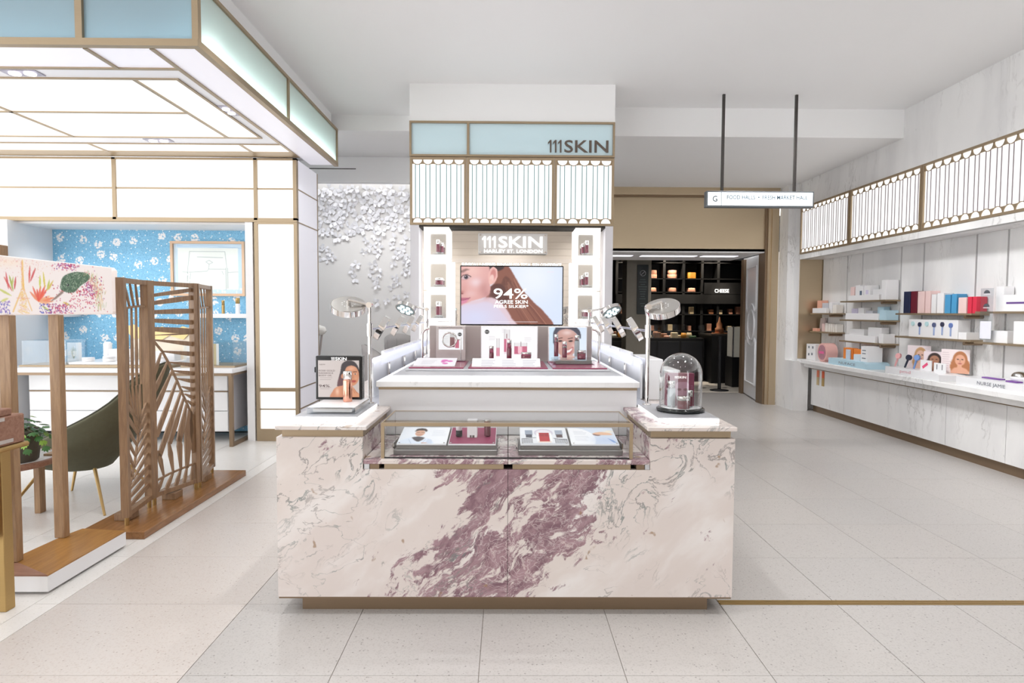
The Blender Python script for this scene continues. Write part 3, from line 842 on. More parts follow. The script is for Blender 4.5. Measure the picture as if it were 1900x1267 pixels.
# ================================================================== marble island
isl = thing('marble_island', 'large cream and plum marble sales island with bronze bands in the middle of the aisle', 'sales counter', (0, 4.2, 0))
obj('plinth', MB().box(-1.013, 1.013, 3.08, 6.42, 0, .086), BRONZE_D, isl)
def yfn(u, v, t): return (u, t, v)
obj('marble_slab', MB().prism([(-1.112, .09), (.0085, .09), (.0085, .722), (-.695, .722), (-.695, .878), (-1.112, .878)], yfn, 3.02, 3.05), BREC, isl)
obj('marble_slab', MB().prism([(.0105, .09), (1.115, .09), (1.115, .876), (.702, .876), (.702, .722), (.0105, .722)], yfn, 3.02, 3.05), BREC, isl)
obj('marble_side', MB().box(-1.112, -1.085, 3.051, 6.42, .09, .878), BREC, isl)
obj('marble_side', MB().box(1.088, 1.115, 3.051, 6.42, .09, .876), BREC, isl)
obj('carcass', MB().box(-1.084, 1.087, 3.052, 6.42, .087, .70).box(-1.084, -.73, 3.052, 6.42, .7, .876).box(.735, 1.087, 3.052, 6.42, .7, .876), DARK, isl)
obj('edge_trim', MB().box(-1.11, 1.112, 3.025, 3.06, .080, .089), BRONZE_D, isl)
for s in (-1, 1):
    x0, x1 = (-1.092, -.698) if s < 0 else (.708, 1.10)
    obj('bronze_band', MB().box(x0, x1, 3.042, 6.42, .878, .9155), BRONZE, isl)
    X0, X1 = (-1.112, -.672) if s < 0 else (.682, 1.118)
    m = MB().cbox(X0, X1, 3.0, 3.64, .916, .937, .003)
    obj('marble_top', m, BREC, isl)
    Xa, Xb = (-1.112, -.748) if s < 0 else (.772, 1.118)
    obj('marble_top', MB().cbox(Xa, Xb, 3.641, 6.42, .916, .937, .003), BREC, isl)
    c0, c1 = (-.725, -.695) if s < 0 else (.702, .732)
    obj('marble_cheek', MB().box(c0, c1, 3.051, 3.63, .70, .877), BREC_P, isl)
    # glowing step with steel plate
    a, b = (-1.066, -.748) if s < 0 else (.765, 1.072)
    obj('light_step', MB().cbox(a, b, 3.125, 3.62, .9372, .956, .002), LIGHT, isl)
    obj('steel_plate', MB().cbox(a-.0, b, 3.127, 3.62, .9562, .9600, .001), STEEL, isl)
    # service channel along the raised deck
    e, g = (-.835, -.747) if s < 0 else (.772, .845)
    obj('steel_channel', MB().box(e, g, 3.66, 6.40, .9372, .945), STEEL, isl)
# display ledge in the notch
for x0, x1 in ((-.692, .0085), (.0105, .70)):
    obj('ledge', MB().cbox(x0, x1, 3.018, 3.63, .748, .769, .002), BREC_P, isl)
for x0, x1, m in ((-.69, -.665, STEEL), (-.662, -.617, BRONZE_D), (-.592, -.012, BRONZE), (.032, .608, BRONZE), (.636, .675, BRONZE_D), (.678, .70, STEEL)):
    obj('drawer_band', MB().box(x0, x1, 3.026, 3.08, .7225, .7475), m, isl)
obj('notch_floor', MB().box(-.694, .701, 3.055, 3.63, .70, .722), DARK, isl)
# raised deck
obj('riser', MB().box(-.742, .762, 3.645, 6.2, .77, 1.034), LACQ, isl)
obj('riser_trim', MB().box(-.742, .762, 3.635, 6.2, 1.0345, 1.052), BRONZE, isl)
obj('deck_marble', MB().cbox(-.750, .770, 3.60, 6.3, 1.0525, 1.086, .003), WMARB, isl)
obj('deck_light', MB().cbox(-.690, .708, 3.69, 5.2, 1.0865, 1.108, .002), LIGHT, isl)
obj('deck_steel', MB().cbox(-.676, .694, 3.70, 5.2, 1.1082, 1.112, .001), STEEL, isl)
obj('deck_tray', MB().cbox(-.640, .660, 3.96, 5.0, 1.1122, 1.1240, .002), STEEL, isl)
# glowing glass rails along both sides
for s in (-1, 1):
    X = .84*s + (.01 if s > 0 else 0)
    rp = obj('rail_panel', MB().box(X-.006, X+.006, 3.93, 6.38, .9455, 1.165), pmat('rail_white', '#eceef2', .3, 0, .02), isl)
    lip = [(0, 1.166), (0, 1.185), (-.012*s, 1.198), (-.03*s, 1.203), (-.05*s, 1.198), (-.058*s, 1.184), (-.060*s, 1.152)]
    m = MB(); k = len(lip)
    v = [(X+a, y, z) for y in (3.90, 6.38) for a, z in lip]
    m.add(v, [(i, i+1, k+i+1, k+i) for i in range(k-1)], True)
    obj('rail_lip', m, FROST_W, rp)
    obj('rail_led', MB().box(X-.004-.02*s, X+.004-.02*s, 3.92, 6.38, 1.176, 1.184), pmat('rail_led', '#ffffff', .4, 0, 0, emit='#eef1ff', es=2.0), rp)
    for y in (4.35, 5.0, 5.6, 6.15): obj('rail_post', MB().cyl((X-.022*s, y, .9455), (X-.022*s, y, 1.16), .012, n=12), CHROME, isl)
    for k in range(5):
        y = 4.3+k*.42
        obj('rail_clip', MB().cbox(X+.008*s-.012, X+.008*s+.012, y, y+.36, 1.168, 1.216, .003), WHITE, rp)

# ================================================================== pavilion on the left: glowing canopy
ZS = 3.19
can = thing('light_canopy', 'square bronze-framed canopy with mint glass edge and glowing ceiling over the left stand', 'canopy', (-4.0, 5.8, ZS))
obj('canopy_core', MB().box(-8.0, -2.10, 4.30, 7.5, ZS+.06, 3.599), WHITE, can)
obj('canopy_bulkhead', MB().box(-8.0, -2.07, 4.25, 7.5, 3.626, 3.80), CEIL, can)
FROST_F = frosted('frosted_front_glass', '#b9d0da', .5)
def hbar(y0, y1, z0, z1): return MB().box(-8.0, -2.0, y0, y1, z0, z1)
obj('fascia_bar', hbar(4.15, 4.20, ZS, ZS+.045), BRONZE, can)
obj('fascia_bar', hbar(4.155, 4.31, 3.60, 3.6255), BRONZE, can)
for x0, x1 in ((-2.04, -2.0), (-2.79, -2.745), (-4.34, -4.29), (-5.9, -5.85)):
    obj('fascia_post', MB().box(x0, x1, 4.157, 4.20, ZS+.045, 3.60), BRONZE, can)
for x0, x1 in ((-2.745, -2.04), (-4.29, -2.79), (-5.85, -4.34)):
    obj('front_pane', MB().box(x0, x1, 4.18, 4.186, ZS+.045, 3.60), FROST_F, can)
obj('fascia_bar', MB().box(-2.045, -2.0, 4.20, 7.53, ZS, ZS+.045), BRONZE, can)
obj('fascia_bar', MB().box(-2.12, -2.0, 4.311, 7.53, 3.60, 3.6255), BRONZE, can)
for y0, y1 in ((5.85, 5.885), (7.50, 7.53)):
    obj('fascia_post', MB().box(-2.04, -2.002, y0, y1, ZS+.045, 3.60), BRONZE, can)
for y0, y1 in ((4.20, 5.85), (5.885, 7.50)):
    obj('side_pane', MB().box(-2.024, -2.018, y0, y1, ZS+.045, 3.60), FROST, can)
LEDC = pmat('fascia_led', '#ffffff', .4, 0, 0, emit='#f2fffb', es=4.6)
obj('fascia_led', MB().box(-2.085, -2.05, 4.24, 7.48, ZS+.05, ZS+.058), LEDC, can)
obj('fascia_led', MB().box(-5.85, -2.1, 4.23, 4.26, ZS+.05, ZS+.058), pmat('front_led', '#ffffff', .4, 0, 0, emit='#f2fffb', es=2), can)
# soffit rings: white border panels, ring with spots, glowing panels; bronze bars between
def soffit(name, x0, x1, y0, y1, mat, z=ZS+.012, t=.03):
    return obj(name, MB().box(x0, x1, y0, y1, z, z+t), mat, can)
def sbar(x0, x1, y0, y1): return obj('soffit_bar', MB().box(x0, x1, y0, y1, ZS+.003, ZS+.05), BRONZE, can)
SOFW_GLOW = pmat('soffit_white_glow', '#eeedf5', .4, 0, .01, emit='#f0effa', es=.12)  # faint glow added so these panels come out less grey
soffit('border_panel', -2.32, -2.05, 4.22, 7.5, SOFW_GLOW)
sbar(-2.35, -2.32, 4.22, 7.13)
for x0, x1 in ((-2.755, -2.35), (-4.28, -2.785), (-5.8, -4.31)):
    soffit('border_panel', x0, x1, 4.22, 4.555, SOFW_GLOW)
for x0, x1 in ((-2.785, -2.755), (-4.31, -4.28)): sbar(x0, x1, 4.22, 4.555)
sbar(-6.0, -2.35, 4.555, 4.585)
RINGW = pmat('spot_ring_white', '#f3f3f8', .4, 0, .01)
soffit('spot_ring', -2.44, -2.35, 4.585, 6.58, RINGW)
soffit('spot_ring', -6.0, -2.44, 4.585, 4.755, RINGW)
soffit('spot_ring', -6.0, -2.44, 6.36, 6.58, RINGW)
sbar(-2.465, -2.44, 4.755, 6.36); sbar(-6.0, -2.465, 4.755, 4.78); sbar(-6.0, -2.465, 6.335, 6.36)
CLIGHT = pmat('ceiling_luminous_panel', '#8c8c8c', .4, 0, 0, emit='#fefdfb', es=.60)
soffit('glow_panel', -2.765, -2.465, 4.78, 6.335, CLIGHT)
sbar(-2.795, -2.765, 4.78, 6.335); sbar(-4.32, -4.29, 4.78, 6.335); sbar(-5.8, -2.795, 5.555, 5.585)
for x0, x1 in ((-4.29, -2.795), (-5.8, -4.32)):
    soffit('glow_panel', x0, x1, 4.78, 5.555, CLIGHT); soffit('glow_panel', x0, x1, 5.585, 6.335, CLIGHT)
sbar(-6.0, -2.35, 6.58, 6.605)
for x0, x1 in ((-2.75, -2.35), (-4.31, -2.78), (-5.9, -4.34)): soffit('glow_panel', x0, x1, 6.605, 6.9, CLIGHT)
for x0, x1 in ((-2.78, -2.75), (-4.34, -4.31)): sbar(x0, x1, 6.605, 6.9)
sbar(-6.0, -2.35, 6.9, 7.125)
for x, y, ax in ((-3.52, 4.67, 0), (-2.395, 5.5, 1), (-3.53, 6.47, 0)):
    d = .055
    w, h = (.13, .055) if ax == 0 else (.042, .13)
    dl = obj('twin_spot', MB().box(x-w, x+w, y-h, y+h, ZS+.006, ZS+.011), pmat('spot_plate', '#aca9b8', .4, .3, .02), can)
    for s in (-1, 1):
        c = (x+s*d if ax == 0 else x, y+s*d if ax else y)
        obj('spot_lens', MB().cyl((c[0], c[1], ZS-.002), (c[0], c[1], ZS+.006), .038 if ax == 0 else .030, n=16), SPOTM, dl)

# ------------------------------------------------------------------ glowing wall under the canopy
lw = thing('glowing_wall', 'wall of bronze-framed glowing white panels under the left canopy', 'light wall', (-4.0, 7.2, 0))
YF = 7.13
def lp(x0, x1, z0, z1): return obj('glow_panel', MB().box(x0, x1, YF+.012, YF+.04, z0, z1), LIGHT, lw)
def lb(x0, x1, z0, z1, y0=YF-.012): return obj('frame_bar', MB().box(x0, x1, y0, YF+.05, z0, z1), BRONZE, lw)
cols = ((-7.2, -5.9), (-5.86, -4.415), (-4.375, -2.84), (-2.80, -2.40))
for x0, x1 in cols:
    lp(x0, x1, 2.86, 3.165); lp(x0, x1, 2.525, 2.84); lb(x0, x1, 2.842, 2.858, YF)
for x in (-5.88, -4.395, -2.82, -2.38): lb(x-.02, x+.02, 2.50, 3.185)
lb(-7.2, -2.36, 2.478, 2.523); lb(-7.2, -2.36, 3.166, 3.186)
lp(-2.80, -2.40, .61, 2.455)
lp(-2.80, -2.40, .372, .565); lp(-2.80, -2.40, .14, .356)
lb(-2.80, -2.40, .568, .608); lb(-2.80, -2.40, .357, .371, YF)
lb(-2.84, -2.802, .0, 2.476); lb(-2.398, -2.36, .0, 2.476)
lb(-2.802, -2.398, 2.456, 2.477); lb(-2.802, -2.398, 0, .139)
obj('wall_core', MB().box(-7.2, -2.38, YF+.055, 7.3, 2.48, 3.19).box(-2.86, -2.38, YF+.055, 7.9, 0, 3.19), WHITE, lw)
for z0, z1 in ((2.86, 3.18), (2.49, 2.845), (.61, 2.475), (.37, .595), (.05, .355)):
    obj('side_panel', MB().box(-2.378, -2.362, YF+.06, 7.89, z0, z1), SOFW_GLOW, lw)
for z in (2.852, 2.482, .602, .362): obj('side_bar', MB().box(-2.38, -2.358, YF+.05, 7.9, z-.007, z+.007), BRONZE, lw)
obj('side_bar', MB().box(-2.38, -2.358, 7.885, 7.91, 0, 3.18), BRONZE, lw)

# ------------------------------------------------------------------ alcove with the blue paper
alc = struct('wall_alcove', MB((-4.2, 7.72, 0)).box(-5.55, -2.9, 7.72, 7.8, 0, 2.55), PAPER)
obj('alcove_cheek', MB().box(-2.945, -2.86, YF-.005, 7.72, 0, 2.477), WHITE, alc)
obj('alcove_ceiling', MB().box(-5.6, -2.945, YF+.05, 7.72, 2.455, 2.478), WHITE, alc)
obj('alcove_block', MB().box(-7.2, -5.52, YF-.1, 7.8, 0, 1.86), LACQ, alc)
obj('alcove_block', MB().box(-7.2, -5.52, YF-.1, 7.8, 1.866, 2.4775), LACQ, alc)
obj('alcove_column', MB().cyl((-5.78, 6.95, 0), (-5.78, 6.95, 1.9), .11, n=24), LACQ, alc)
single('alcove_shelf', MB().cbox(-3.75, -2.95, 7.50, 7.718, 1.395, 1.446, .004), LACQ, 'short white shelf under the framed drawing on the blue wall', 'shelf')
for _k in range(4): fill_spot(-5.2+_k*.65, 7.25, 2.44, -5.2+_k*.65, 7.6, .6, 5, 120, .9)  # spots added inside the alcove to brighten it, no fittings

# framed line drawing
pic = thing('framed_drawing', 'pale wood framed line drawing of a chair on the blue wall', 'picture', (-3.64, 7.70, 1.66))
f = [(-4.085, -3.19, 1.66, 1.69), (-4.085, -3.19, 2.292, 2.322), (-4.085, -4.055, 1.69, 2.292), (-3.22, -3.19, 1.69, 2.292)]
for x0, x1, z0, z1 in f: obj('frame_bar', MB().box(x0, x1, 7.685, 7.719, z0, z1), pmat('blond_wood', '#d8b697', .5, 0, .06, 9), pic)
P = Paint(130, 92, '#bcd8ee')
for i in range(8): P.line([(0, rr.uniform(0, 6)), (60, rr.uniform(0, 7)), (130, rr.uniform(0, 9))], 1.2, rr.choice(['#dfeefa', '#8fb6da', '#a9cbe8']), .8)
for i in range(6): P.line([(rr.uniform(0, 6), 0), (rr.uniform(0, 6), 92)], 1.2, '#dfeefa', .6)
P.poly([(7, 8), (121, 8), (121, 84), (8, 84)], '#eceee8', 0, 1, False)
G = '#7d8a8c'
for l in ([(30, 14), (26, 44), (24, 84)], [(30, 14), (96, 14)], [(96, 14), (99, 42), (99, 82)], [(44, 24), (92, 25)], [(60, 33), (66, 30), (73, 34), (66, 37), (60, 33)], [(66, 37), (65, 46), (62, 50), (28, 52)], [(65, 46), (96, 46)],
          [(26, 52), (24, 84)], [(31, 54), (28, 84)], [(97, 44), (97, 84)], [(101, 44), (101, 82)], [(14, 51), (26, 52)], [(101, 52), (120, 51)], [(90, 50), (93, 56)]):
    P.line(l, 1.0, G, .75)
for l in ([(12, 52), (24, 44)], [(14, 64), (26, 56)], [(20, 76), (30, 66)]): P.line(l, 2, '#ffffff', .9)
for i in range(30): P.ell(rr.uniform(50, 128), rr.uniform(74, 90), rr.uniform(1, 3), rr.uniform(1, 2.5), '#f3f6f8', 0, 1, .7)
P.put('drawing', PRINT, pic, lambda u, v: (-4.055+u*.835, 7.712, 1.69+v*.602))
obj('glazing', MB().box(-4.055, -3.22, 7.70, 7.702, 1.69, 2.292), GLASS, pic)
bottle(-3.415, 7.60, 1.4465, .16, .018, BRASS, 'slim gold bottle on the white shelf under the framed drawing', name='gold_bottle', capmat=BRASS, foot=False)
bottle(-3.24, 7.60, 1.4465, .19, .026, WHITEP, 'white bottle with gold cap at the right end of the white shelf', name='white_bottle', capmat=BRASS, foot=False)

# ------------------------------------------------------------------ desk in front of the alcove
desk = thing('bronze_frame_desk', 'long white-topped desk on bronze frame legs below the blue wall', 'desk', (-4.3, 7.2, 0))
obj('desk_top', MB().cbox(-5.6, -2.965, 6.80, 7.70, .805, .850, .004), LACQ, desk)
obj('apron', MB().box(-5.58, -2.985, 6.81, 6.84, .775, .8045), BRONZE_D, desk)
obj('apron', MB().box(-3.01, -2.985, 6.84, 7.6, .775, .8045), BRONZE_D, desk)
for x in (-5.53, -2.998):
    obj('leg', MB().box(x-.02, x+.02, 6.81, 6.85, .0, .7745), BRONZE_D, desk)
    obj('leg', MB().box(x-.02, x+.02, 7.56, 7.6, .0, .7745), BRONZE_D, desk)
    obj('foot_bar', MB().box(x-.02, x+.02, 6.85, 7.56, .0, .035), BRONZE_D, desk)
cabn = thing('drawer_cabinet', 'white drawer cabinet hanging under the bronze frame desk', 'cabinet', (-4.3, 7.3, .1))
obj('body', MB().box(-5.35, -3.12, 7.06, 7.60, .12, .772), LACQ, cabn)
for x0, x1 in ((-5.34, -4.26), (-4.25, -3.13)):
    for z0, z1 in ((.585, .765), (.36, .57), (.13, .352)):
        d = obj('drawer', MB().cbox(x0, x1, 7.035, 7.058, z0, z1, .003), LACQ, cabn)
    obj('pull_bar', MB().box(x0, x1, 7.03, 7.06, .572, .582), BRONZE_D, cabn)
obj('lock', MB().cyl((-3.3, 7.034, .54), (-3.3, 7.026, .54), .012, n=10), SILVER, cabn)
obj('cabinet_side', MB().cbox(-3.118, -3.10, 7.04, 7.60, .12, .772, .002), GREYF, cabn)

DT = .851
# acrylic cube with a printed card
cube = thing('acrylic_case', 'clear acrylic case with a sea-fan print at the left end of the desk', 'display case', (-5.15, 7.2, DT))
obj('base', MB().box(-5.40, -4.88, 6.98, 7.38, DT, DT+.018), BRONZE, cube)
for b in ((-5.38, -5.372, 7.0, 7.36), (-4.90, -4.892, 7.0, 7.36), (-5.372, -4.90, 7.0, 7.008), (-5.372, -4.90, 7.352, 7.36)):
    obj('acrylic_side', MB().box(*b, DT+.018, DT+.29), ACRYL, cube)
P = Paint(46, 40, '#e9eef2')
for i in range(120):
    a = rr.uniform(0, 6.28); d = rr.uniform(0, 10)
    P.line([(20, 30), (20+d*math.cos(a), 17+d*math.sin(a))], .8, rr.choice(['#a9a88a', '#8f957d', '#c1bfa6']), .35)
P.rect(18, 16, 30, 26, '#f6f5f1', .9)
P.put('print_card', PRINT, cube, lambda u, v: (-5.02+u*.16, 7.2+u*.01, DT+.02+v*.24))
# glass case with grey print at right end
c2 = thing('glass_case', 'glass case with a grey jar photograph at the right end of the desk', 'display case', (-3.35, 7.2, DT))
obj('base', MB().box(-3.62, -3.02, 6.98, 7.44, DT, DT+.02), BRONZE, c2)
P = Paint(44, 40, '#a9a8ac'); P.rect(34, 0, 40, 40, '#cdbf98'); P.rect(40, 0, 44, 40, '#e8eaec')
for y in (6, 18, 30): P.rect(14, y, 30, y+7, '#eceae8'); P.rect(16, y+2, 28, y+3, '#bdb7b0')
P.rect(0, 4, 8, 26, '#d8d6d4')
P.put('print_card', PRINT, c2, lambda u, v: (-3.58+u*.36, 7.04, DT+.022+v*.24))
for b in ((-3.60, -3.594, 7.0, 7.42), (-3.05, -3.044, 7.0, 7.42), (-3.594, -3.05, 7.0, 7.006), (-3.594, -3.05, 7.414, 7.42)):
    obj('glass_side', MB().box(*b, DT+.02, DT+.28), GLASS, c2)
# middle display: white tray, gold ginkgo fans, jars
tr = thing('cream_display_stand', 'white stepped display stand with gold leaf backdrop in the middle of the desk', 'display stand', (-4.3, 7.25, DT))
obj('tray', MB().cbox(-4.86, -3.68, 6.90, 7.5, DT, DT+.03, .003), BRONZE, tr)
obj('tray_top', MB().cbox(-4.82, -3.72, 6.93, 7.5, DT+.0302, DT+.055, .003), LACQ, tr)
obj('backdrop', MB().cbox(-4.42, -3.70, 7.42, 7.44, DT+.056, DT+.43, .002), pmat('cream_card', '#f1e6d3', .5, 0, .02), tr)
GOLD = pmat('pale_gold_leaf', '#e2c68c', .4, .3, .12, 14)
for x, z, r, a0 in ((-4.40, .30, .16, -10), (-4.08, .27, .17, 20), (-3.80, .29, .15, 35)):
    pts = [(0, 0)]+[(r*(1+.05*math.sin(k*2.1))*math.cos(math.radians(a0+10+k*12)), r*(1+.05*math.sin(k*2.1))*math.sin(math.radians(a0+10+k*12))) for k in range(11)]
    obj('ginkgo_leaf', MB().prism(pts, lambda u, v, t, X=x, Zz=z: (X+u, 7.41+t, DT+.0+Zz+v), -.006, .0), GOLD, tr)
ZT = DT+.0555
i = 0
for x, y, h, r, w in ((-4.70, 7.08, .045, .06, 'leftmost low'), (-4.47, 7.08, .06, .06, 'left'), (-4.27, 7.08, .06, .06, 'second'), (-4.05, 7.08, .05, .05, 'third'), (-3.88, 7.08, .06, .055, 'right')):
    jar(x, y, ZT, h, r, WHITEP, 'white cream jar, the %s one on the gold desk tray' % w, capmat=LACQ)
single('white_carton_block', MB().cbox(-4.55, -4.30, 7.20, 7.34, ZT, ZT+.13, .003), LACQ, 'white riser block behind the jars on the desk', 'riser')
single('white_carton_block', MB().cbox(-4.02, -3.80, 7.20, 7.34, ZT, ZT+.11, .003), LACQ, 'lower white riser block near the gold fans on the desk', 'riser')
single('column_jar', MB().lathe((-4.62, 7.3, ZT), [(0, 0), (.04, 0), (.045, .01), (.045, .19), (.03, .21), (0, .21)], 18), WHITEP, 'tall white bottle beside the riser on the desk tray', 'bottle')
single('hat_box', MB().lathe((-5.28, 7.55, 1.40), [(0, 0), (.16, 0), (.16, .34), (.0, .34)], 24), LACQ, 'white round box behind the printed light box', 'box')

# ================================================================== folding palm-leaf screen on its wooden platform
single('screen_platform', MB().cbox(-2.77, -2.345, 4.03, 5.62, 0, .05, .003), WOOD_Y, 'polished brown wooden floor board under the palm-leaf folding screen', 'platform')
scr = thing('folding_screen', 'three-panel wooden folding screen cut in palm-leaf pattern', 'folding screen', (-2.55, 4.8, .05))
A, B, Cc, D = Vector((-2.53, 4.13, 0)), Vector((-2.605, 4.57, 0)), Vector((-2.48, 5.03, 0)), Vector((-2.61, 5.55, 0))
ZB, ZT_ = .105, 1.70
def leaf_panel(p, q, blades, stems):
    d = (q-p); W = d.length; d.normalize(); n = Vector((d.y, -d.x, 0))
    Hh = ZT_-ZB
    def fn(u, v, t): x = p+d*u+n*t; return (x.x, x.y, ZT_-v)
    pw = .045
    for u0, u1 in ((0.004, pw), (W-pw, W-.004)): obj('post', MB().prism([(u0, 0), (u1, 0), (u1, Hh), (u0, Hh)], fn, -.024, .024), SCREENW, scr)
    for v0, v1 in ((.002, .034), (Hh-.034, Hh-.002)): obj('rail', MB().prism([(pw, v0), (W-pw, v0), (W-pw, v1), (pw, v1)], fn, -.02, .02), SCREENW, scr)
    w, h = W-2*pw, Hh-.068
    def m(u, v): return (pw+u*w, .034+v*h)
    for b in blades:
        u0, v0, u1, v1, wd = b[:5]; mid = b[5] if len(b) > 5 else .55
        a, e = m(u0, v0), m(u1, v1)
        dx, dy = e[0]-a[0], e[1]-a[1]; L = math.hypot(dx, dy) or 1
        nx, ny = -dy/L*wd/2, dx/L*wd/2
        pm = (a[0]+dx*mid, a[1]+dy*mid)
        s0 = b[7] if len(b) > 7 else .3
        pts = [(a[0]-nx*s0, a[1]-ny*s0), (pm[0]-nx, pm[1]-ny), (e[0]-nx*b[6] if len(b) > 6 else e[0]-nx*.3, e[1]-ny*(b[6] if len(b) > 6 else .3)),
               (e[0]+nx*(b[6] if len(b) > 6 else .3), e[1]+ny*(b[6] if len(b) > 6 else .3)), (pm[0]+nx, pm[1]+ny), (a[0]+nx*s0, a[1]+ny*s0)]
        obj('leaf_blade', MB().prism(pts, fn, -.006, .006), SCREENW, scr)
    for st in stems:
        pts = [fn(*m(u, v), 0) for u, v in st]
        mb = MB()
        for a, b in zip(pts[:-1], pts[1:]): mb.frame(a, b, .014, .012, up=tuple(n))
        obj('stem', mb, SCREENW, scr)
    for u in (pw*.7, W-pw*.7):
        x = p+d*u; obj('foot', MB().cyl((x.x, x.y, .0505), (x.x, x.y, ZB+.004), .014, n=10), BRASS, scr)
bw = .036
mid_b = [(0, .048, 1, .013, .032, .6, .9, .7), (0, .085, 1, .052, .04, .6, .9, .7), (0, .127, 1, .121, .04, .6, .9, .7), (0, .167, 1, .18, .04, .6, .9, .7), (0, .208, 1, .226, .045, .6, .9, .7), (0, .238, 1, .238, .012, .5, .9),
         (.02, .26, 1, .292, .034, .8, 1), (.22, .318, 1, .344, .034, .8, 1), (.40, .375, 1, .402, .032, .8, 1), (.50, .42, 1, .446, .032, .75, 1), (.60, .462, 1, .486, .03, .75, 1), (.70, .505, 1, .53, .028, .75, 1), (.78, .545, 1, .572, .026, .75, 1), (.84, .58, 1, .61, .024, .75, 1),
         (.20, .325, .02, .43, .03, .7, .8), (.34, .375, .02, .51, .034, .7, .8), (.46, .42, .02, .60, .04, .7, .9), (.58, .47, .04, .73, .042, .6, .9), (.70, .52, .10, .83, .045, .6, .9), (.08, .80, .20, .93, .035, .4, .3),
         (.76, .56, .36, .78, .045, .6, .8), (.34, .77, .44, .93, .04, .4, .3), (.82, .60, .60, .78, .055, .7, .9), (.60, .75, .64, .93, .05, .3, .3), (.90, .63, .80, .93, .09, .35, .3), (.93, .64, 1.0, .86, .06, .5, .6),
         (.20, .935, .03, 1.0, .03, .6, .9), (.44, .93, .26, 1.0, .034, .6, .9), (.64, .925, .50, 1.0, .034, .6, .9), (.80, .922, .72, 1.0, .03, .6, .9), (.95, .92, .92, 1.0, .026, .6, .9)]
mid_s = [[(0, .258), (.226, .318), (.38, .378), (.575, .468), (.74, .553), (.86, .61), (1, .68)], [(0, .945), (.35, .93), (.7, .923), (1, .918)]]
leaf_panel(B, Cc, mid_b, mid_s)
def side_leaves():
    b, s = [], []
    for k in range(4): b.append((.08+k*.26, .0, .30+k*.2, .10, .020, .5, .5))
    s.append([(0, .115), (.3, .105), (.7, .10), (1, .10)])
    for k in range(4): b.append((.18+k*.21, .105, .16+k*.2, .46, .026, .6, .5)); b.append((.16+k*.18, .46, .50+k*.06, .66, .026, .35, .3))
    stem = [(.62, .60), (.55, .70), (.42, .78), (.25, .86), (.1, .9)]; s.append(stem)
    for k in range(6):
        v = .615+k*.048; u = .62-.068*k
        b.append((u, v+.02, 1.0, v-.055, .030, .6, .9)); b.append((u, v+.02, .0, v-.10+.004*k, .026, .6, .8))
    for k in range(3): b.append((.0, .915+k*.036, 1.0, .86+k*.044, .036, .5, .9))
    return b, s
sb, ss = side_leaves()
leaf_panel(A, B, sb, ss); leaf_panel(Cc, D, sb, ss)
for x, y in ((-2.62, 4.3), (-2.56, 4.78), (-2.57, 5.28)):
    obj('ballast_block', MB().cbox(x-.05, x+.05, y-.06, y+.06, .0505, .10, .003), SCREENW, scr)

# ------------------------------------------------------------------ printed light box on posts over a low plinth
pln = thing('low_plinth', 'low white plinth with honey wood top carrying the printed light box', 'plinth', (-2.6, 3.5, 0))
poly = [(-2.39, 3.235), (-2.385, 3.90), (-2.68, 3.94), (-2.71, 3.80), (-2.74, 3.44), (-3.6, 3.50), (-3.6, 3.235)]
zf = lambda u, v, t: (u, v, t)
obj('shadow_gap', MB().prism([(x-.03 if x > -2.5 else x, y+.03 if y < 3.3 else y-.02) for x, y in poly], zf, 0, .014), BLACKM, pln)
obj('plinth_body', MB().prism(poly, zf, .014, .096), LACQ, pln)
obj('plinth_top', MB().prism([(-2.391, 3.236), (-2.386, 3.899), (-2.68, 3.938), (-2.711, 3.80), (-2.739, 3.441)], zf, .0962, .104), WOOD_T, pln)
obj('plinth_top', MB().prism([(-2.391, 3.236), (-2.739, 3.441), (-3.59, 3.499), (-3.59, 3.236)], zf, .0962, .1035), WOOD_X, pln)
lbx = thing('printed_light_box', 'long fabric light box printed with a tower, flowers and a bird on wooden posts', 'light box', (-2.72, 3.7, .104))
for y in (3.42, 3.79): obj('post', MB().cbox(-2.735, -2.672, y-.024, y+.024, .1042, 1.456, .003), WOOD_V, lbx)
obj('box', MB().cbox(-2.80, -2.682, 2.75, 4.38, 1.456, 1.776, .02), pmat('white_fabric', '#f4ece9', .7, 0, .02, emit='#fff3ee', es=.15), lbx)
# print runs from far (right in the photo) to near
PW = 300
P = Paint(PW, 110, '#f8ece8')
rr = random.Random(11)
S = lambda x: x*PW/232.     # x given in photo pixels
def dots(n, fx, fy, cols, r0, r1, al=.9):
    for _ in range(n): P.ell(S(fx()), fy(), rr.uniform(r0, r1), rr.uniform(r0, r1), rr.choice(cols), 0, .8, al)
P.glow(S(20), 10, 60, 12, '#fde6d2', .7)
dots(170, lambda: rr.gauss(62, 40), lambda: abs(rr.gauss(0, 16))+2, ['#f0b7b2', '#f2c6a8', '#e59aa6', '#f6d6c4'], .6, 1.2, .8)
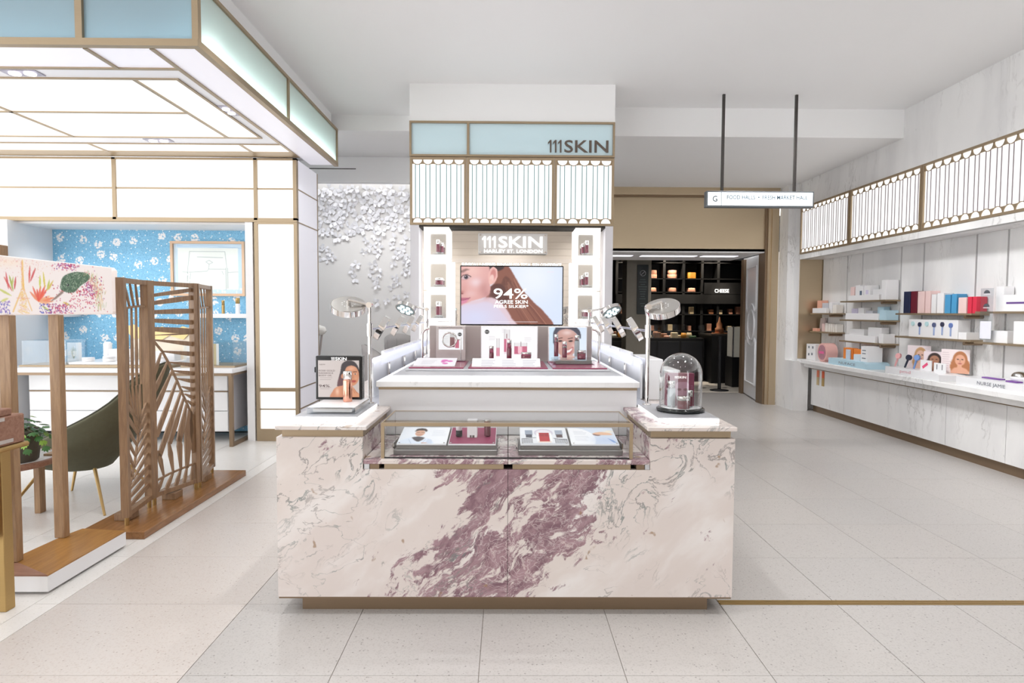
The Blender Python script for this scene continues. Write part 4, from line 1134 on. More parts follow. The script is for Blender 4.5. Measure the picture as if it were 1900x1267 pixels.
# tower
for k in range(220):
    t = rr.random(); y = 4+100*t; w = 3+ (1.5*t + 17*max(0, t-.35)**1.6*1.6)
    P.line([(S(49)+rr.uniform(-w, w), y), (S(49)+rr.uniform(-w, w), y+rr.uniform(3, 7))], .8, rr.choice(['#f2b54e', '#f6c76a', '#e9a088', '#f0cf7a', '#e8b6b0']), .6)
P.line([(S(50), 4), (S(51), 60)], 3, '#f4c04a', .55)
P.line([(S(44), 68), (S(28), 104)], 4, '#efb85a', .6); P.line([(S(54), 68), (S(66), 102)], 3.4, '#f0c07a', .6); P.line([(S(36), 78), (S(62), 78)], 2, '#e7a28e', .5)
def leaf(x, y, a, L, w, c):
    ca, sa = math.cos(math.radians(a)), -math.sin(math.radians(a))
    X0, Y0 = S(x), y; X1, Y1 = X0+ca*L, Y0+sa*L; nx, ny = -sa*w, ca*w
    P.poly([(X0, Y0), (X0+ca*L*.5+nx, Y0+sa*L*.5+ny), (X1, Y1), (X0+ca*L*.5-nx, Y0+sa*L*.5-ny)], c, 1, .85)
for a, L, c in ((12, 44, '#ef7d56'), (2, 40, '#f0936a'), (22, 34, '#f2ab7a'), (-8, 30, '#f4b78e'), (60, 40, '#e8503f'), (78, 34, '#ef6a4e'), (48, 36, '#ef5f45'), (115, 34, '#e96a52'), (138, 30, '#f08a62'), (96, 26, '#e3533e')): leaf(80, 84, a, L, 3, c)
for x, y, a, L, c in ((84, 58, 88, 28, '#c8cf4e'), (94, 56, 96, 34, '#d8c84a'), (98, 62, 72, 26, '#b9c24a'), (100, 60, 55, 26, '#d7b84a'), (62, 48, 84, 36, '#d8524a'), (64, 46, 62, 34, '#cf4a4e'), (30, 66, 108, 34, '#9fae4a'), (28, 66, 128, 36, '#d86a5e'), (20, 62, 100, 34, '#d65a62'), (26, 60, 76, 24, '#b8c060'), (32, 62, 80, 26, '#c9504e'), (26, 74, 160, 40, '#c9cc6a'), (2, 86, 18, 24, '#d3d27a'), (130, 84, -20, 20, '#d8c05a'), (86, 92, -28, 26, '#c3cf6a')): leaf(x, y, a, L, 2.4, c)
dots(70, lambda: rr.uniform(0, 22), lambda: rr.uniform(84, 108), ['#7a5fb0', '#5a62c0', '#9b74c4'], .8, 1.6)
dots(45, lambda: rr.uniform(82, 106), lambda: rr.uniform(88, 108), ['#5a4fb0', '#6b3fa0', '#4a5ac0'], .9, 1.7)
dots(120, lambda: rr.gauss(124, 14), lambda: rr.uniform(88, 108), ['#a8447e', '#c03a5e', '#7a4a9e', '#d04a6e'], .9, 1.7)
dots(130, lambda: rr.gauss(165, 28), lambda: rr.gauss(76, 20), ['#c8324e', '#b83a6a', '#d8485a', '#c64a7e'], .9, 1.7)
dots(190, lambda: rr.gauss(190, 9), lambda: rr.gauss(48, 16), ['#c22f55', '#a83a86', '#7f4aa8', '#d0405a'], .9, 1.6)
dots(90, lambda: rr.gauss(150, 12), lambda: rr.gauss(58, 4), ['#c22f45', '#d8504e', '#b83a5a'], .9, 1.6)
dots(110, lambda: rr.gauss(142, 13), lambda: abs(rr.gauss(5, 5)), ['#b83a6a', '#8a4aa0', '#c8446a'], .9, 1.6)
# bird
P.poly([(S(104), 84), (S(128), 60), (S(132), 64), (S(116), 78)], '#a08a80', 1, .95, False)
P.line([(S(105), 83), (S(131), 62)], .9, '#6e5a54', .9)
P.poly([(S(126), 46), (S(132), 30), (S(148), 20), (S(168), 16), (S(184), 20), (S(184), 32), (S(168), 46), (S(152), 62), (S(136), 62), (S(126), 56)], '#54705a', 1)
for k in range(520):
    x, y = rr.uniform(126, 184), rr.uniform(16, 64)
    if P.a[int(min(109, y)), int(min(PW-1, S(x))), 0] < .62:
        P.line([(S(x), y), (S(x)+rr.uniform(-3, 3), y+rr.uniform(-3, 3))], .7, rr.choice(['#2c4634', '#9ab394', '#c3cfb4', '#22382a', '#dfe4cf']), .85)
P.ell(S(141), 47, 3.2, 2.2, '#2a2c30', -15, 1); P.ell(S(140), 46.5, .8, .8, '#c9cfc9', 0, .7)
for k in range(150):
    y = rr.uniform(8, 90); x = 184+22*math.sin(min(1, y/70)*1.5)+rr.gauss(0, 6)
    P.line([(S(x), y), (S(x)+rr.uniform(-4, 2), y+rr.uniform(6, 16))], 1.0, rr.choice(['#e8c79a', '#efb77e', '#d9b98e', '#8fae7a', '#b9c48e', '#f0d0a8']), .6)
def shade_pt(u, v):
    # u = 0 at the near end; the print ends a little short of the far end
    return (-2.6815, 3.345+.0*u + (4.30-3.345)*((1/(1/1.0)) * (u*.78/(1-u*.22))), 1.462+v*.308)
P.put('printed_fabric', printmat('lit_fabric_print', .6, .44), lbx, shade_pt)
obj('plain_fabric', MB().box(-2.683, -2.6812, 2.78, 3.345, 1.462, 1.770), pmat('lit_plain_fabric', '#f8ece8', .6, 0, .02, emit='#f8ece8', es=.34), lbx)

# ------------------------------------------------------------------ table with wooden case at the left edge
tb = thing('brass_leg_table', 'narrow table with brass frame at the left edge of the picture', 'table', (-2.75, 2.9, 0))
obj('table_top', MB().cbox(-3.2, -2.43, 2.45, 3.2, .795, .82, .008), BRASS, tb)
for x, y in ((-2.475, 3.07), (-2.475, 2.52), (-3.15, 3.07), (-3.15, 2.52)):
    obj('leg', MB().cbox(x-.022, x+.022, y-.03, y+.03, 0, .7945, .003), BRASS if x > -3 else WOOD_V, tb)
obj('shelf_panel', MB().box(-3.13, -2.52, 2.56, 3.03, .35, .75), WOOD_X, tb)
cs = thing('wooden_case', 'reddish wooden case with pale metal strips on the brass table', 'case', (-2.8, 2.85, .82))
obj('body', MB().cbox(-3.15, -2.44, 2.5, 3.18, .821, .965, .006), WOOD_X, cs)
obj('lid', MB().cbox(-3.15, -2.455, 2.5, 3.12, .9652, 1.0, .004), WOOD_X, cs)
for z, y1 in ((.835, 3.10), (.945, 3.05)): obj('metal_strip', MB().box(-2.4395, -2.437, 2.52, y1, z, z+.018), SILVER, cs)
bk = thing('open_booklet', 'blue and white booklet lying on the wooden case', 'booklet', (-2.62, 2.95, 1.0))
obj('page', MB().add([(-2.80, 2.80, 1.002), (-2.50, 2.82, 1.002), (-2.47, 3.06, 1.03), (-2.78, 3.05, 1.03), (-2.80, 2.80, 1.0045), (-2.50, 2.82, 1.0045), (-2.47, 3.06, 1.033), (-2.78, 3.05, 1.033)],
    [(0, 1, 2, 3), (4, 5, 6, 7), (0, 1, 5, 4), (1, 2, 6, 5), (2, 3, 7, 6), (3, 0, 4, 7)]), pmat('booklet_blue', '#8fa3d8', .5, 0, .2, 20), bk)
# screen behind the left post
sc = thing('standing_display', 'tall blue-lit display panel at the left edge behind the wooden post', 'display panel', (-4.14, 4.94, 0))
obj('housing', MB().cbox(-4.35, -3.905, 4.90, 4.98, .0, 1.985, .006), WOOD_V, sc)
P = Paint(24, 60, '#8fb8f8'); P.vgrad('#a9c8fb', '#6a86e8'); P.rect(0, 36, 24, 37, '#3a3f9a'); P.rect(0, 37, 24, 60, '#b8a8f0', .4)
P.put('display_face', SCREEN, sc, lambda u, v: (-4.33+u*.38, 4.898, .62+v*.78))

# ------------------------------------------------------------------ round side table with plant
rt_ = thing('round_side_table', 'small round side table with white top and wooden rim', 'side table', (-3.5, 4.35, 0))
cx, cy = -3.5, 4.35
obj('top', MB().lathe((cx, cy, 0), [(0, .44), (.315, .44), (.315, .452), (0, .452)], 40), LACQ, rt_)
obj('rim', MB().lathe((cx, cy, 0), [(0, .41), (.33, .41), (.34, .415), (.34, .448), (.33, .4525), (.316, .4525), (.316, .439), (0, .439)], 40), WOOD_X, rt_)
for a in (-50, 70, 190):
    x, y = cx+.24*math.cos(math.radians(a)), cy+.24*math.sin(math.radians(a))
    obj('leg', MB().cbox(x-.022, x+.022, y-.03, y+.03, 0, .41, .003), WOOD_V, rt_)
pot = thing('potted_plant', 'green leafy plant in a mottled dark clay pot on the round table', 'potted plant', (-3.31, 4.27, .453))
px, py, pz = -3.31, 4.27, .453
m = MB(); n = 28; prof = [(.085, 0), (.10, .01), (.108, .08), (.112, .16), (.115, .205), (.105, .215), (.098, .20), (.09, .17)]
vs = []
for r, z in prof:
    for k in range(n):
        a = 2*math.pi*k/n; q = 1+.03*math.cos(a*7)
        vs.append((px+r*q*math.cos(a), py+r*q*math.sin(a), pz+z))
m.add(vs, [(i*n+k, i*n+(k+1) % n, (i+1)*n+(k+1) % n, (i+1)*n+k) for i in range(len(prof)-1) for k in range(n)], True)
m.add(vs[:n], [tuple(range(n))])
obj('pot', m, pmat('mottled_clay', '#4f4a40', .6, 0, .35, 22), pot)
obj('soil', MB().lathe((px, py, pz), [(0, .175), (.095, .175), (.095, .17), (0, .17)], 20), pmat('soil', '#2c241d', .9, 0, .2), pot)
LEAF = pmat('green_leaf', '#3f6f35', .45, 0, .35, 18); LEAF2 = pmat('light_green_leaf', '#86ad3e', .45, 0, .25, 18); STEM = pmat('plant_stem', '#5d5b3a', .6)
def leafmesh():
    pr = [(0, 0), (.25, .10), (.5, .32), (.62, .62), (.42, .60), (.40, .9), (.2, .78), (0, 1.12)]
    pts = pr+[(-u, v) for u, v in pr[-2:0:-1]]
    mb = MB(); k = len(pts)
    mb.add([(u, v, -.18*abs(u)-.35*v*v) for u, v in pts]+[(0, .45, -.07)], [(i, (i+1) % k, k) for i in range(k)], True)
    return mb
lm1 = leafmesh().mesh('leaf'); lm1.materials.append(LEAF)
lm2 = leafmesh().mesh('leaf'); lm2.materials.append(LEAF2)
rl = random.Random(5)
for i in range(46):
    a = rl.uniform(0, 6.28); d = rl.uniform(.02, .15); h = rl.uniform(.19, .34)*(1-.9*d)
    tip = Vector((px+d*math.cos(a), py+d*math.sin(a), pz+h))
    if i % 3 == 0:
        b0 = Vector((px+.03*math.cos(a), py+.03*math.sin(a), pz+.18))
        obj('stem', MB().tube([b0, (b0+tip)/2+Vector((0, 0, .03)), tip], .0022, 5), STEM, pot)
    o = piece('leaf', lm1 if rl.random() < .8 else lm2, tip, pot, (rl.uniform(-.5, .5), rl.uniform(-.5, .3), a-1.57+rl.uniform(-.5, .5)))
    s = rl.uniform(.035, .062); o.scale = (s, s, s)
for a0, L in ((-.3, .17), (.1, .2), (-.8, .18)):     # trailing runners
    pts = [Vector((px+.05*math.cos(a0), py+.05*math.sin(a0), pz+.2))+Vector((math.cos(a0)*L*t, math.sin(a0)*L*t, .09*t-.17*t*t)) for t in np.linspace(0, 1, 7)]
    obj('stem', MB().tube(pts, .0022, 5), STEM, pot)
    for k in (3, 4, 5, 6):
        o = piece('leaf', lm2 if k % 2 else lm1, pts[k], pot, (-.6, .2, a0-1.57+rl.uniform(-.9, .9))); o.scale = (.045,)*3
single('coaster', MB().cbox(-3.27, -3.19, 4.42, 4.52, .453, .468, .002), WOOD_V, 'small wooden block beside the plant on the round table', 'block')

# ------------------------------------------------------------------ olive lounge chair
ch = thing('lounge_chair', 'olive green velvet shell lounge chair on thin brass legs behind the folding screen', 'chair', (-3.25, 4.9, 0))
c0 = Vector((-3.50, 5.20, 0)); cs1 = 1.07; fdir = math.radians(186)        # faces left, away from the aisle
def shell(nu=36, nv=14):
    vs = []
    for i in range(nu+1):
        th = math.radians(-128+256*i/nu)                         # 0 = middle of the back
        k = abs(th)/math.radians(128)
        top = 1.05-.14*(k/.3)**2 if k < .3 else .91-.52*((k-.3)/.7)**.62
        for j in range(nv+1):
            t = j/nv
            z = .20+(top-.20)*t
            r = .16+.24*math.sin(min(1, t*1.5)*math.pi/2)*(1-.08*k) + .05*t
            lean = .17*max(0, (z-.4))/.65*(1-k*.6)
            a = fdir+math.pi+th
            st = 1.0+.18*k
            vs.append((c0.x+cs1*(r*st+lean)*math.cos(a), c0.y+cs1*(r*.93+lean*.5)*math.sin(a), z))
    return vs, [(i*(nv+1)+j, (i+1)*(nv+1)+j, (i+1)*(nv+1)+j+1, i*(nv+1)+j+1) for i in range(nu) for j in range(nv)]
m = MB(); v, f = shell(); m.add(v, f, True)
so = obj('shell', m, OLIVE, ch)
md = so.modifiers.new('thick', 'SOLIDIFY'); md.thickness = .045; md.offset = 0
md = so.modifiers.new('round', 'BEVEL'); md.width = .012; md.segments = 2; md.limit_method = 'ANGLE'
obj('seat', MB().lathe(c0, [(0, .195), (.18, .20), (.30, .30), (.345, .38), (.335, .43), (.28, .45), (0, .455)], 36), OLIVE, ch)
obj('piping', MB().tube([v[i*15+14] for i in range(37)], .009, 6), pmat('piping', '#47463a', .8), ch)
for lx, ly in ((-2.90, 4.50), (-3.57, 5.13), (-3.66, 4.57), (-2.95, 5.2)):
    tx, ty = c0.x+(lx-c0.x)*.55, c0.y+(ly-c0.y)*.55
    obj('leg', MB().cyl((lx, ly, 0), (tx, ty, .26), .009, .014, 10), BRASS, ch)

# ================================================================== things on the island
# ---- glass vitrine in the notch
vit = thing('glass_vitrine', 'low bronze-edged glass case let into the front of the marble island', 'glass case', (0, 3.24, .769))
x0, x1, y0, y1, z0, z1 = -.612, .622, 3.05, 3.43, .7692, .944
obj('frame_bar', MB().box(x0, x1, y0-.004, y0+.012, z1-.016, z1), BRONZE, vit)
for x in (x0, x1-.016): obj('frame_post', MB().box(x, x+.016, y0-.004, y0+.012, z0, z1-.016), BRONZE, vit)
for x in (x0, x1-.006): obj('frame_bar', MB().box(x, x+.006, y0+.012, y1, z1-.008, z1), BRONZE, vit)
obj('frame_bar', MB().box(x0, x1, y1-.004, y1+.003, z1-.008, z1), BRONZE, vit)
for x in (x0+.001, x1-.005): obj('corner_seam', MB().box(x, x+.004, y1-.004, y1, z0, z1-.008), DARK, vit)
obj('sill', MB().box(x0, x1, y0-.002, y0+.006, z0, z0+.005), BLACKM, vit)
for a, b in ((x0+.016, .0075), (.0115, x1-.016)): obj('front_pane', MB().box(a, b, y0+.001, y0+.006, z0+.005, z1-.016), GLASS, vit)
obj('centre_seam', MB().box(.0078, .0112, y0+.0005, y0+.0065, z0+.005, z1-.016), DARK, vit)
obj('top_pane', MB().box(x0+.006, x1-.006, y0+.012, y1-.004, z1-.006, z1-.001), GLASS, vit)
for x in (x0+.0005, x1-.0055): obj('side_pane', MB().box(x, x+.005, y0+.012, y1-.004, z0, z1-.008), GLASS, vit)
obj('back_pane', MB().box(x0+.006, x1-.006, y1-.004, y1+.0005, z0, z1-.008), GLASS, vit)
SG = pmat('grey_steel', '#8f8c8b', .35, .8, .06, 8, stretch=(40, 1, 1))
for xa, xb, w in ((-.565, -.045, 'left'), (.062, .585, 'right')):
    t = thing('steel_card_stand', 'stepped steel stand in the %s half of the glass case' % w, 'stand', ((xa+xb)/2, 3.26, .7695))
    obj('base', MB().cbox(xa, xb, 3.12, 3.40, .7696, .795, .002), SG, t)
    obj('step', MB().prism([(3.14, .7952), (3.40, .7952), (3.40, .852), (3.14, .812)], lambda u, v, tt: (tt, u, v), xa+.012, xb-.01), SG, t)
    for e in (xa-.012, xb+.006): obj('side_clip', MB().box(e, e+.006, 3.17, 3.30, .7696, .82), CHROME, t)
def card(x0, x1, P, label, name='printed_card'):
    t = thing(name, label, 'card', ((x0+x1)/2, 3.26, .82))
    pts = lambda u, v, o: (x0+(x1-x0)*u, 3.135+.245*v, .8155+.040*v+o)
    mb = MB().add([pts(0, 0, 0), pts(1, 0, 0), pts(1, 1, 0), pts(0, 1, 0), pts(0, 0, .006), pts(1, 0, .006), pts(1, 1, .006), pts(0, 1, .006)],
                  [(0, 1, 2, 3), (4, 5, 6, 7), (0, 1, 5, 4), (1, 2, 6, 5), (2, 3, 7, 6), (3, 0, 4, 7)])
    obj('acrylic_plate', mb, LACQ, t)
    P.put('print', PRINT, t, lambda u, v: pts(.01+u*.98, .02+v*.96, .0066))
    for u in (.05, .95): obj('stud', MB().cyl(pts(u, .06, .006), pts(u, .06, .010), .005, n=8), CHROME, t)
    return pts
# doctor card
P = Paint(70, 62, '#eceef4'); P.hgrad('#e6eaf2', '#f2f2f6')
P.poly([(2, 62), (6, 46), (20, 38), (36, 40), (46, 48), (48, 62)], '#dfe8f6', 1); P.poly([(18, 40), (24, 36), (32, 37), (36, 42), (28, 54)], '#4a4448', 1)
P.ell(27, 22, 7, 12, '#d3a48c', 0, 1); P.poly([(19, 16), (21, 6), (30, 4), (36, 10), (35, 18), (32, 12), (24, 12)], '#3a2f2c', 1)
P.line([(22, 20), (26, 20)], 1.2, '#4a332c'); P.line([(29, 20), (33, 20)], 1.2, '#4a332c'); P.line([(24, 29), (31, 29)], 1, '#a8695c')
P.line([(14, 46), (20, 62)], 1, '#b9c6da'); P.line([(38, 46), (34, 62)], 1, '#b9c6da'); P.rect(34, 57, 44, 60, '#d3a48c', .9); P.poly([(42, 44), (48, 50), (48, 62), (40, 56)], '#cfd9ea', 1)
P.lines(46, 12, 22, 6, 4, '#c6cbd8', .7)
card(-.552, -.302, P, 'white card with a photo of a man in a white coat')
P = Paint(40, 36, '#8c3557'); P.glow(20, 18, 26, 20, '#9c4060', .6)
pm = card(-.292, -.052, P, 'plum red card carrying three small products in the glass case')
P = Paint(74, 62, '#e9eaee')
for y in range(0, 62, 6): P.rect(0, y, 74, y+.8, '#dadbe2', .8)
P.rect(8, 10, 20, 28, '#9aa3b3'); P.rect(9, 26, 19, 38, '#4d4f5a'); P.rect(56, 10, 68, 28, '#a3abb9'); P.rect(57, 26, 67, 38, '#5a4a4a')
P.ell(37, 20, 15, 15, '#cdc7d4', 0, 1); P.ell(37, 20, 12, 12, '#e6dfe4', 0, 1); P.rect(30, 20, 46, 52, '#b8343a'); P.rect(31, 22, 37.5, 34, '#a02c32'); P.rect(38.5, 22, 45, 34, '#a02c32'); P.rect(26, 22, 29, 52, '#f6f4f2'); P.rect(47, 22, 50, 52, '#f6f4f2'); P.rect(28, 52, 48, 56, '#e9d3c6')
for x in list(range(2, 20, 2))+list(range(54, 74, 2)): P.rect(x, 42, x+.9, 58, '#3a3a44', .9)
P.line([(2, 42), (24, 38)], 1.4, '#30303a'); P.line([(52, 40), (73, 46)], 1.4, '#30303a'); P.rect(0, 58, 74, 62, '#cdcfd6')
card(.072, .318, P, 'card with a photo of a town house with a red front door')
P = Paint(74, 62, '#d3dbe9'); P.ell(8, 40, 32, 40, '#f0f0f4', 0, 1); P.lines(8, 14, 22, 3, 5, '#8d90a0', .6); P.lines(8, 32, 24, 4, 5, '#a8abb8', .6)
P.glow(56, 46, 26, 18, '#bfcbe4', .9); P.ell(44, 26, 6, 4, '#7a5a58', 20, 2); P.poly([(38, 22), (50, 16), (64, 18), (70, 26), (56, 28), (46, 26)], '#e3b596', 2); P.glow(66, 14, 10, 6, '#f2e2c8', .9)
for k in range(8): P.line([(60+k, 40+k), (66+k*.8, 54+k*.5)], .8, '#6f92cc', .7)
card(.330, .572, P, 'card with round text panel and pale blue picture in the glass case')
zc = lambda v: .8155+.040*v+.0072
bottle(-.245, 3.24, zc(.43)+.002, .07, .017, BLACK, 'small black and white bottle on the plum card', name='mini_bottle', capmat=WHITEP, cap=.55, foot=False)
cb = thing('serum_carton', 'white carton standing on the plum card in the glass case', 'box', (-.176, 3.25, zc(.47)))
obj('carton', MB().cbox(-.202, -.150, 3.222, 3.278, zc(.36), zc(.5)+.085, .002), WHITEP, cb)
obj('flap', MB().box(-.200, -.152, 3.2215, 3.2222, .905, .907), TAUPE, cb)
P = Paint(10, 6, '#6a5f5c'); P.rect(4, 0, 5, 6, '#f4f3f4')
P.put('print', PRINT, cb, lambda u, v: (-.188+u*.024, 3.2216, .838+v*.012))
bottle(-.098, 3.25, zc(.47)+.002, .085, .017, MAROON, 'small clear maroon vial on the plum card', name='mini_bottle', capmat=SILVER, cap=.2, foot=False)

# ---- counter lamps: front pair seen from behind, rear pair showing their leds; rods with swivel mirrors between
def lamp(x, y, z, top, head, nrm, joint_dx, label, leds):
    t = thing('counter_lamp', label, 'lamp', (x, y, z))
    obj('base', MB().lathe((x, y, z), [(0, 0), (.026, 0), (.026, .004), (.013, .008), (0, .008)], 20), CHROME, t)
    obj('pole', MB().cyl((x, y, z+.006), (x, y, top), .0115, n=16), CHROME, t)
    obj('collar', MB().cyl((x, y, 1.345), (x, y, 1.418), .0175, n=18), CHROME, t)
    obj('joint', MB().cyl((x, y-.022, top+.008), (x, y+.022, top+.008), .0165, n=16), CHROME, t)
    h = Vector(head); n = Vector(nrm).normalized()
    hd = obj('head', MB().cyl(h-n*.017, h+n*.017, .100, n=40), CHROME, t)
    rim = MB(); 
    obj('cover_disc', MB().cyl(h+n*.0172, h+n*.019, .094, n=36), pmat('satin_steel', '#b9b6b2', .3, 1.0, .03), hd)
    hub = h+n*.045
    obj('arm', MB().cyl((x, y, top+.008), tuple(hub), .010, n=14), CHROME, t)
    obj('hinge', MB().cyl(tuple(h+n*.018), tuple(hub), .013, n=14), CHROME, t)
    a = n.cross(Vector((0, 1, 0))).normalized(); b = n.cross(a)
    for k in range(10):
        q = h+n*.0193+(a*math.cos(k*.628)+b*math.sin(k*.628))*.036
        obj('vent', MB().cyl(tuple(q-n*.0005), tuple(q+n*.0006), .0035, n=8), WHITEP, hd)
    if leds:
        obj('led_plate', MB().cyl(h-n*.0172, h-n*.019, .093, n=36), pmat('led_plate', '#9aa6aa', .4, .3, .03), hd)
        for k in range(7):
            r = 0 if k == 6 else .055
            q = h-n*.0192+(a*math.cos(k*1.047)+b*math.sin(k*1.047))*r
            obj('led', MB().cyl(tuple(q), tuple(q-n*.002), .021, n=16), LAMPM, hd)
    return t
def mirrors(s, x, label):
    rod = thing('mirror_rail', 'chrome rail holding tilting round mirrors along the %s side of the island' % label, 'rail', (x, 4.8, 1.385))
    obj('rod', MB().cyl((x, 3.625, 1.383), (x, 5.98, 1.383), .0075, n=10), pmat('steel_rod', '#aab2cc', .12, 1.0, .02), rod)
    for k, (y, w) in enumerate(((3.96, 'nearest'), (4.54, 'second'), (5.06, 'third'), (5.55, 'farthest'))):
        n = Vector((s*.86, -.10, .50)).normalized()          # outward and up
        c = Vector((x, y, 1.383))
        m = MB().cyl(tuple(c-n*.017), tuple(c+n*.017), .080, n=36)
        t = thing('swivel_mirror', 'round chrome swivel mirror, %s on the %s mirror rail' % (w, label), 'mirror', tuple(c-Vector((0, 0, .07))))
        h = obj('shell', m, CHROME, t)
        obj('mirror_face', MB().cyl(tuple(c+n*.0172), tuple(c+n*.0185), .074, n=36), MIRROR, h)
        obj('yoke', MB().cyl(tuple(c-Vector((0, .05, 0))), tuple(c+Vector((0, .05, 0))), .011, n=12), CHROME, t)
ZP = .9602
lamp(-.784, 3.60, ZP, 1.515, (-.905, 3.60, 1.512), (.12, -.45, .88), 0, 'chrome disc lamp on a tall pole beside the boxed poster', False)
lamp(.808, 3.585, ZP, 1.512, (.893, 3.60, 1.510), (-.24, -.42, .88), 0, 'chrome disc lamp on a tall pole beside the glass dome', False)
lamp(-.765, 6.02, .9452, 1.50, (-.965, 6.02, 1.515), (.26, .50, .82), 0, 'distant chrome lamp with seven lit leds on the left mirror rail', True)
lamp(.788, 6.02, .9452, 1.49, (1.0, 6.02, 1.50), (-.36, .50, .80), 0, 'distant chrome lamp with seven lit leds on the right mirror rail', True)
mirrors(-1, -.788, 'left'); mirrors(1, .81, 'right')

# ---- boxed poster with body oil, on an acrylic block
ab = thing('acrylic_stand', 'chunky clear acrylic block under the boxed poster', 'display block', (-.90, 3.35, ZP))
obj('block', MB().cbox(-1.022, -.775, 3.20, 3.56, ZP, ZP+.033, .003), ACRYL, ab)
obj('block_core', MB().box(-1.0, -.80, 3.24, 3.54, ZP+.004, ZP+.024), CHROME, ab)
obj('block_top', MB().box(-1.018, -.779, 3.205, 3.555, ZP+.0332, ZP+.0345), LACQ, ab)
zb = ZP+.0346
bx = thing('boxed_poster', 'black boxed poster with a woman and rose gold body oil text', 'poster', (-.93, 3.52, zb))
XA, XB, ZA, ZB_ = -1.062, -.806, zb, 1.238
obj('case', MB().cbox(XA, XB, 3.49, 3.56, ZA, ZB_, .004), BLACK, bx)
P = Paint(104, 100, '#cfc4c0'); P.hgrad('#d3c8c4', '#cabeb9')
ink = '#5a4c4c'
P.lines(6, 26+34, 30, 0, 3, ink)
P.lines(5, 47, 32, 2, 5, ink, .45, .3); P.lines(5, 73, 28, 2, 4, ink, .45, .2)
P.poly([(56, 30), (60, 10), (72, 1), (88, 2), (98, 12), (104, 30), (104, 44), (92, 30), (76, 24), (66, 36), (66, 60), (56, 70), (48, 68), (52, 46)], '#31262a', 1)
P.poly([(50, 54), (58, 38), (62, 70), (49, 69)], '#6d3f44', 2, .8)
P.poly([(34, 102), (37, 82), (46, 72), (60, 68), (76, 66), (86, 74), (96, 84), (104, 92), (104, 102)], '#cf8a66', 1)
P.glow(48, 84, 6, 12, '#f0c4a8', .9); P.glow(70, 84, 10, 10, '#b87352', .7)
P.poly([(66, 34), (72, 18), (86, 14), (98, 22), (103, 40), (100, 56), (92, 66), (84, 68), (72, 58), (66, 46)], '#d2916e', 1)
P.glow(84, 22, 10, 6, '#e3ab8a', .9); P.glow(72, 50, 6, 10, '#b9754f', .6); P.glow(95, 48, 5, 6, '#dba382', .8)
P.ell(62, 42, 4, 7, '#c98663', 10, 1)
for a in ((74, 32), (92, 33)): P.line([(a[0]-4, a[1]-2), (a[0]+5, a[1]-3)], 1.8, '#4a2f2a', .9); P.ell(a[0]+1, a[1]+3.5, 3.2, 1.7, '#e9d6cc', 0, 1); P.ell(a[0]+1, a[1]+3.5, 1.6, 1.7, '#2d1f1e', 0, .8)
P.line([(85, 34), (88, 46), (84, 48)], 1.2, '#a8654a', .8); P.poly([(82, 56), (89, 53), (96, 55), (90, 60)], '#b0564e', 1)
P.poly([(82, 74), (86, 70), (92, 78), (98, 88), (104, 94), (104, 102), (88, 102), (80, 90)], '#d79a78', 1); P.line([(86, 76), (92, 88)], .9, '#a8674a'); P.line([(90, 76), (97, 88)], .9, '#a8674a')
P.put('poster_print', BACKLIT, bx, lambda u, v: (XA+.014+u*(XB-XA-.028), 3.489, ZA+.014+v*.205))
INK = pmat('poster_ink', '#5d4f50', .6); WL = pmat('white_ink', '#f4f2f2', .5, 0, 0, emit='#f4f2f2', es=.4)
brand(WL, bx, (-.975, 3.4885, 1.2145), .086, .017, 0, .012, 'poster_lettering')
text('poster_lettering', 'NEW', INK, bx, (-1.04, 3.4882, 1.187), .033, .007, depth=0)
for i, s in enumerate(('ROSE GOLD', 'RADIANCE', 'BODY OIL')): text('poster_lettering', s, INK, bx, (-1.044, 3.4882, 1.152-i*.0135), .09 if i == 0 else .08 if i == 1 else .073, .009, depth=0, bold=.01)
text('poster_lettering', '94%', INK, bx, (-1.044, 3.4882, 1.064), .06, .015, depth=0, bold=.01)
obj('side_magnet', MB().cbox(-1.072, -1.0625, 3.50, 3.55, 1.145, 1.175, .002), BLACKM, bx)
bottle(-.866, 3.415, zb, .167, .0245, ROSEGOLD, 'rose gold body oil bottle with chrome cap before the boxed poster', cap=.27, capmat=CHROME, foot=False, n=28)

# ---- glass dome with mask carton and serums
dm = thing('glass_dome', 'glass bell dome on a black disc at the right front of the island', 'glass dome', (.94, 3.365, ZP))
dx, dy = .94, 3.365
obj('base_disc', MB().lathe((dx, dy, ZP), [(0, 0), (.118, 0), (.127, .006), (.127, .014), (.118, .02), (0, .02)], 48), BLACK, dm)
obj('felt', MB().lathe((dx, dy, ZP), [(0, .0202), (.104, .0202), (.104, .0215), (0, .0215)], 40), WHITEP, dm)
R = .112; zt = ZP+.32
prof = [(R, .0202), (R, .20)]+[(R*math.cos(math.radians(a)), .20+.113*math.sin(math.radians(a))) for a in range(8, 91, 8)]+[(0, .313)]
prof += [(0, .3095)]+[((R-.003)*math.cos(math.radians(a)), .20+.110*math.sin(math.radians(a))) for a in range(88, 7, -8)]+[(R-.003, .20), (R-.003, .0202)]
obj('bell', MB().lathe((dx, dy, ZP), prof, 56), GLASS_D, dm)
zf_ = ZP+.022
mk = thing('mask_carton', 'maroon carton printed with a sheet mask under the glass dome', 'box', (.945, 3.40, zf_))
obj('carton', MB().cbox(.868, 1.020, 3.385, 3.425, zf_, zf_+.178, .002), MAROON_C, mk)
P = Paint(60, 70, '#7b2a48')
P.poly([(18, 30), (22, 20), (34, 17), (46, 20), (49, 32), (46, 48), (38, 60), (32, 60), (22, 50)], '#a9728c', 1); P.ell(27, 34, 4.5, 2.6, '#6a2440', 0, 1); P.ell(41, 34, 4.5, 2.6, '#6a2440', 0, 1); P.ell(34, 52, 5, 2.4, '#6a2440', 0, 1)
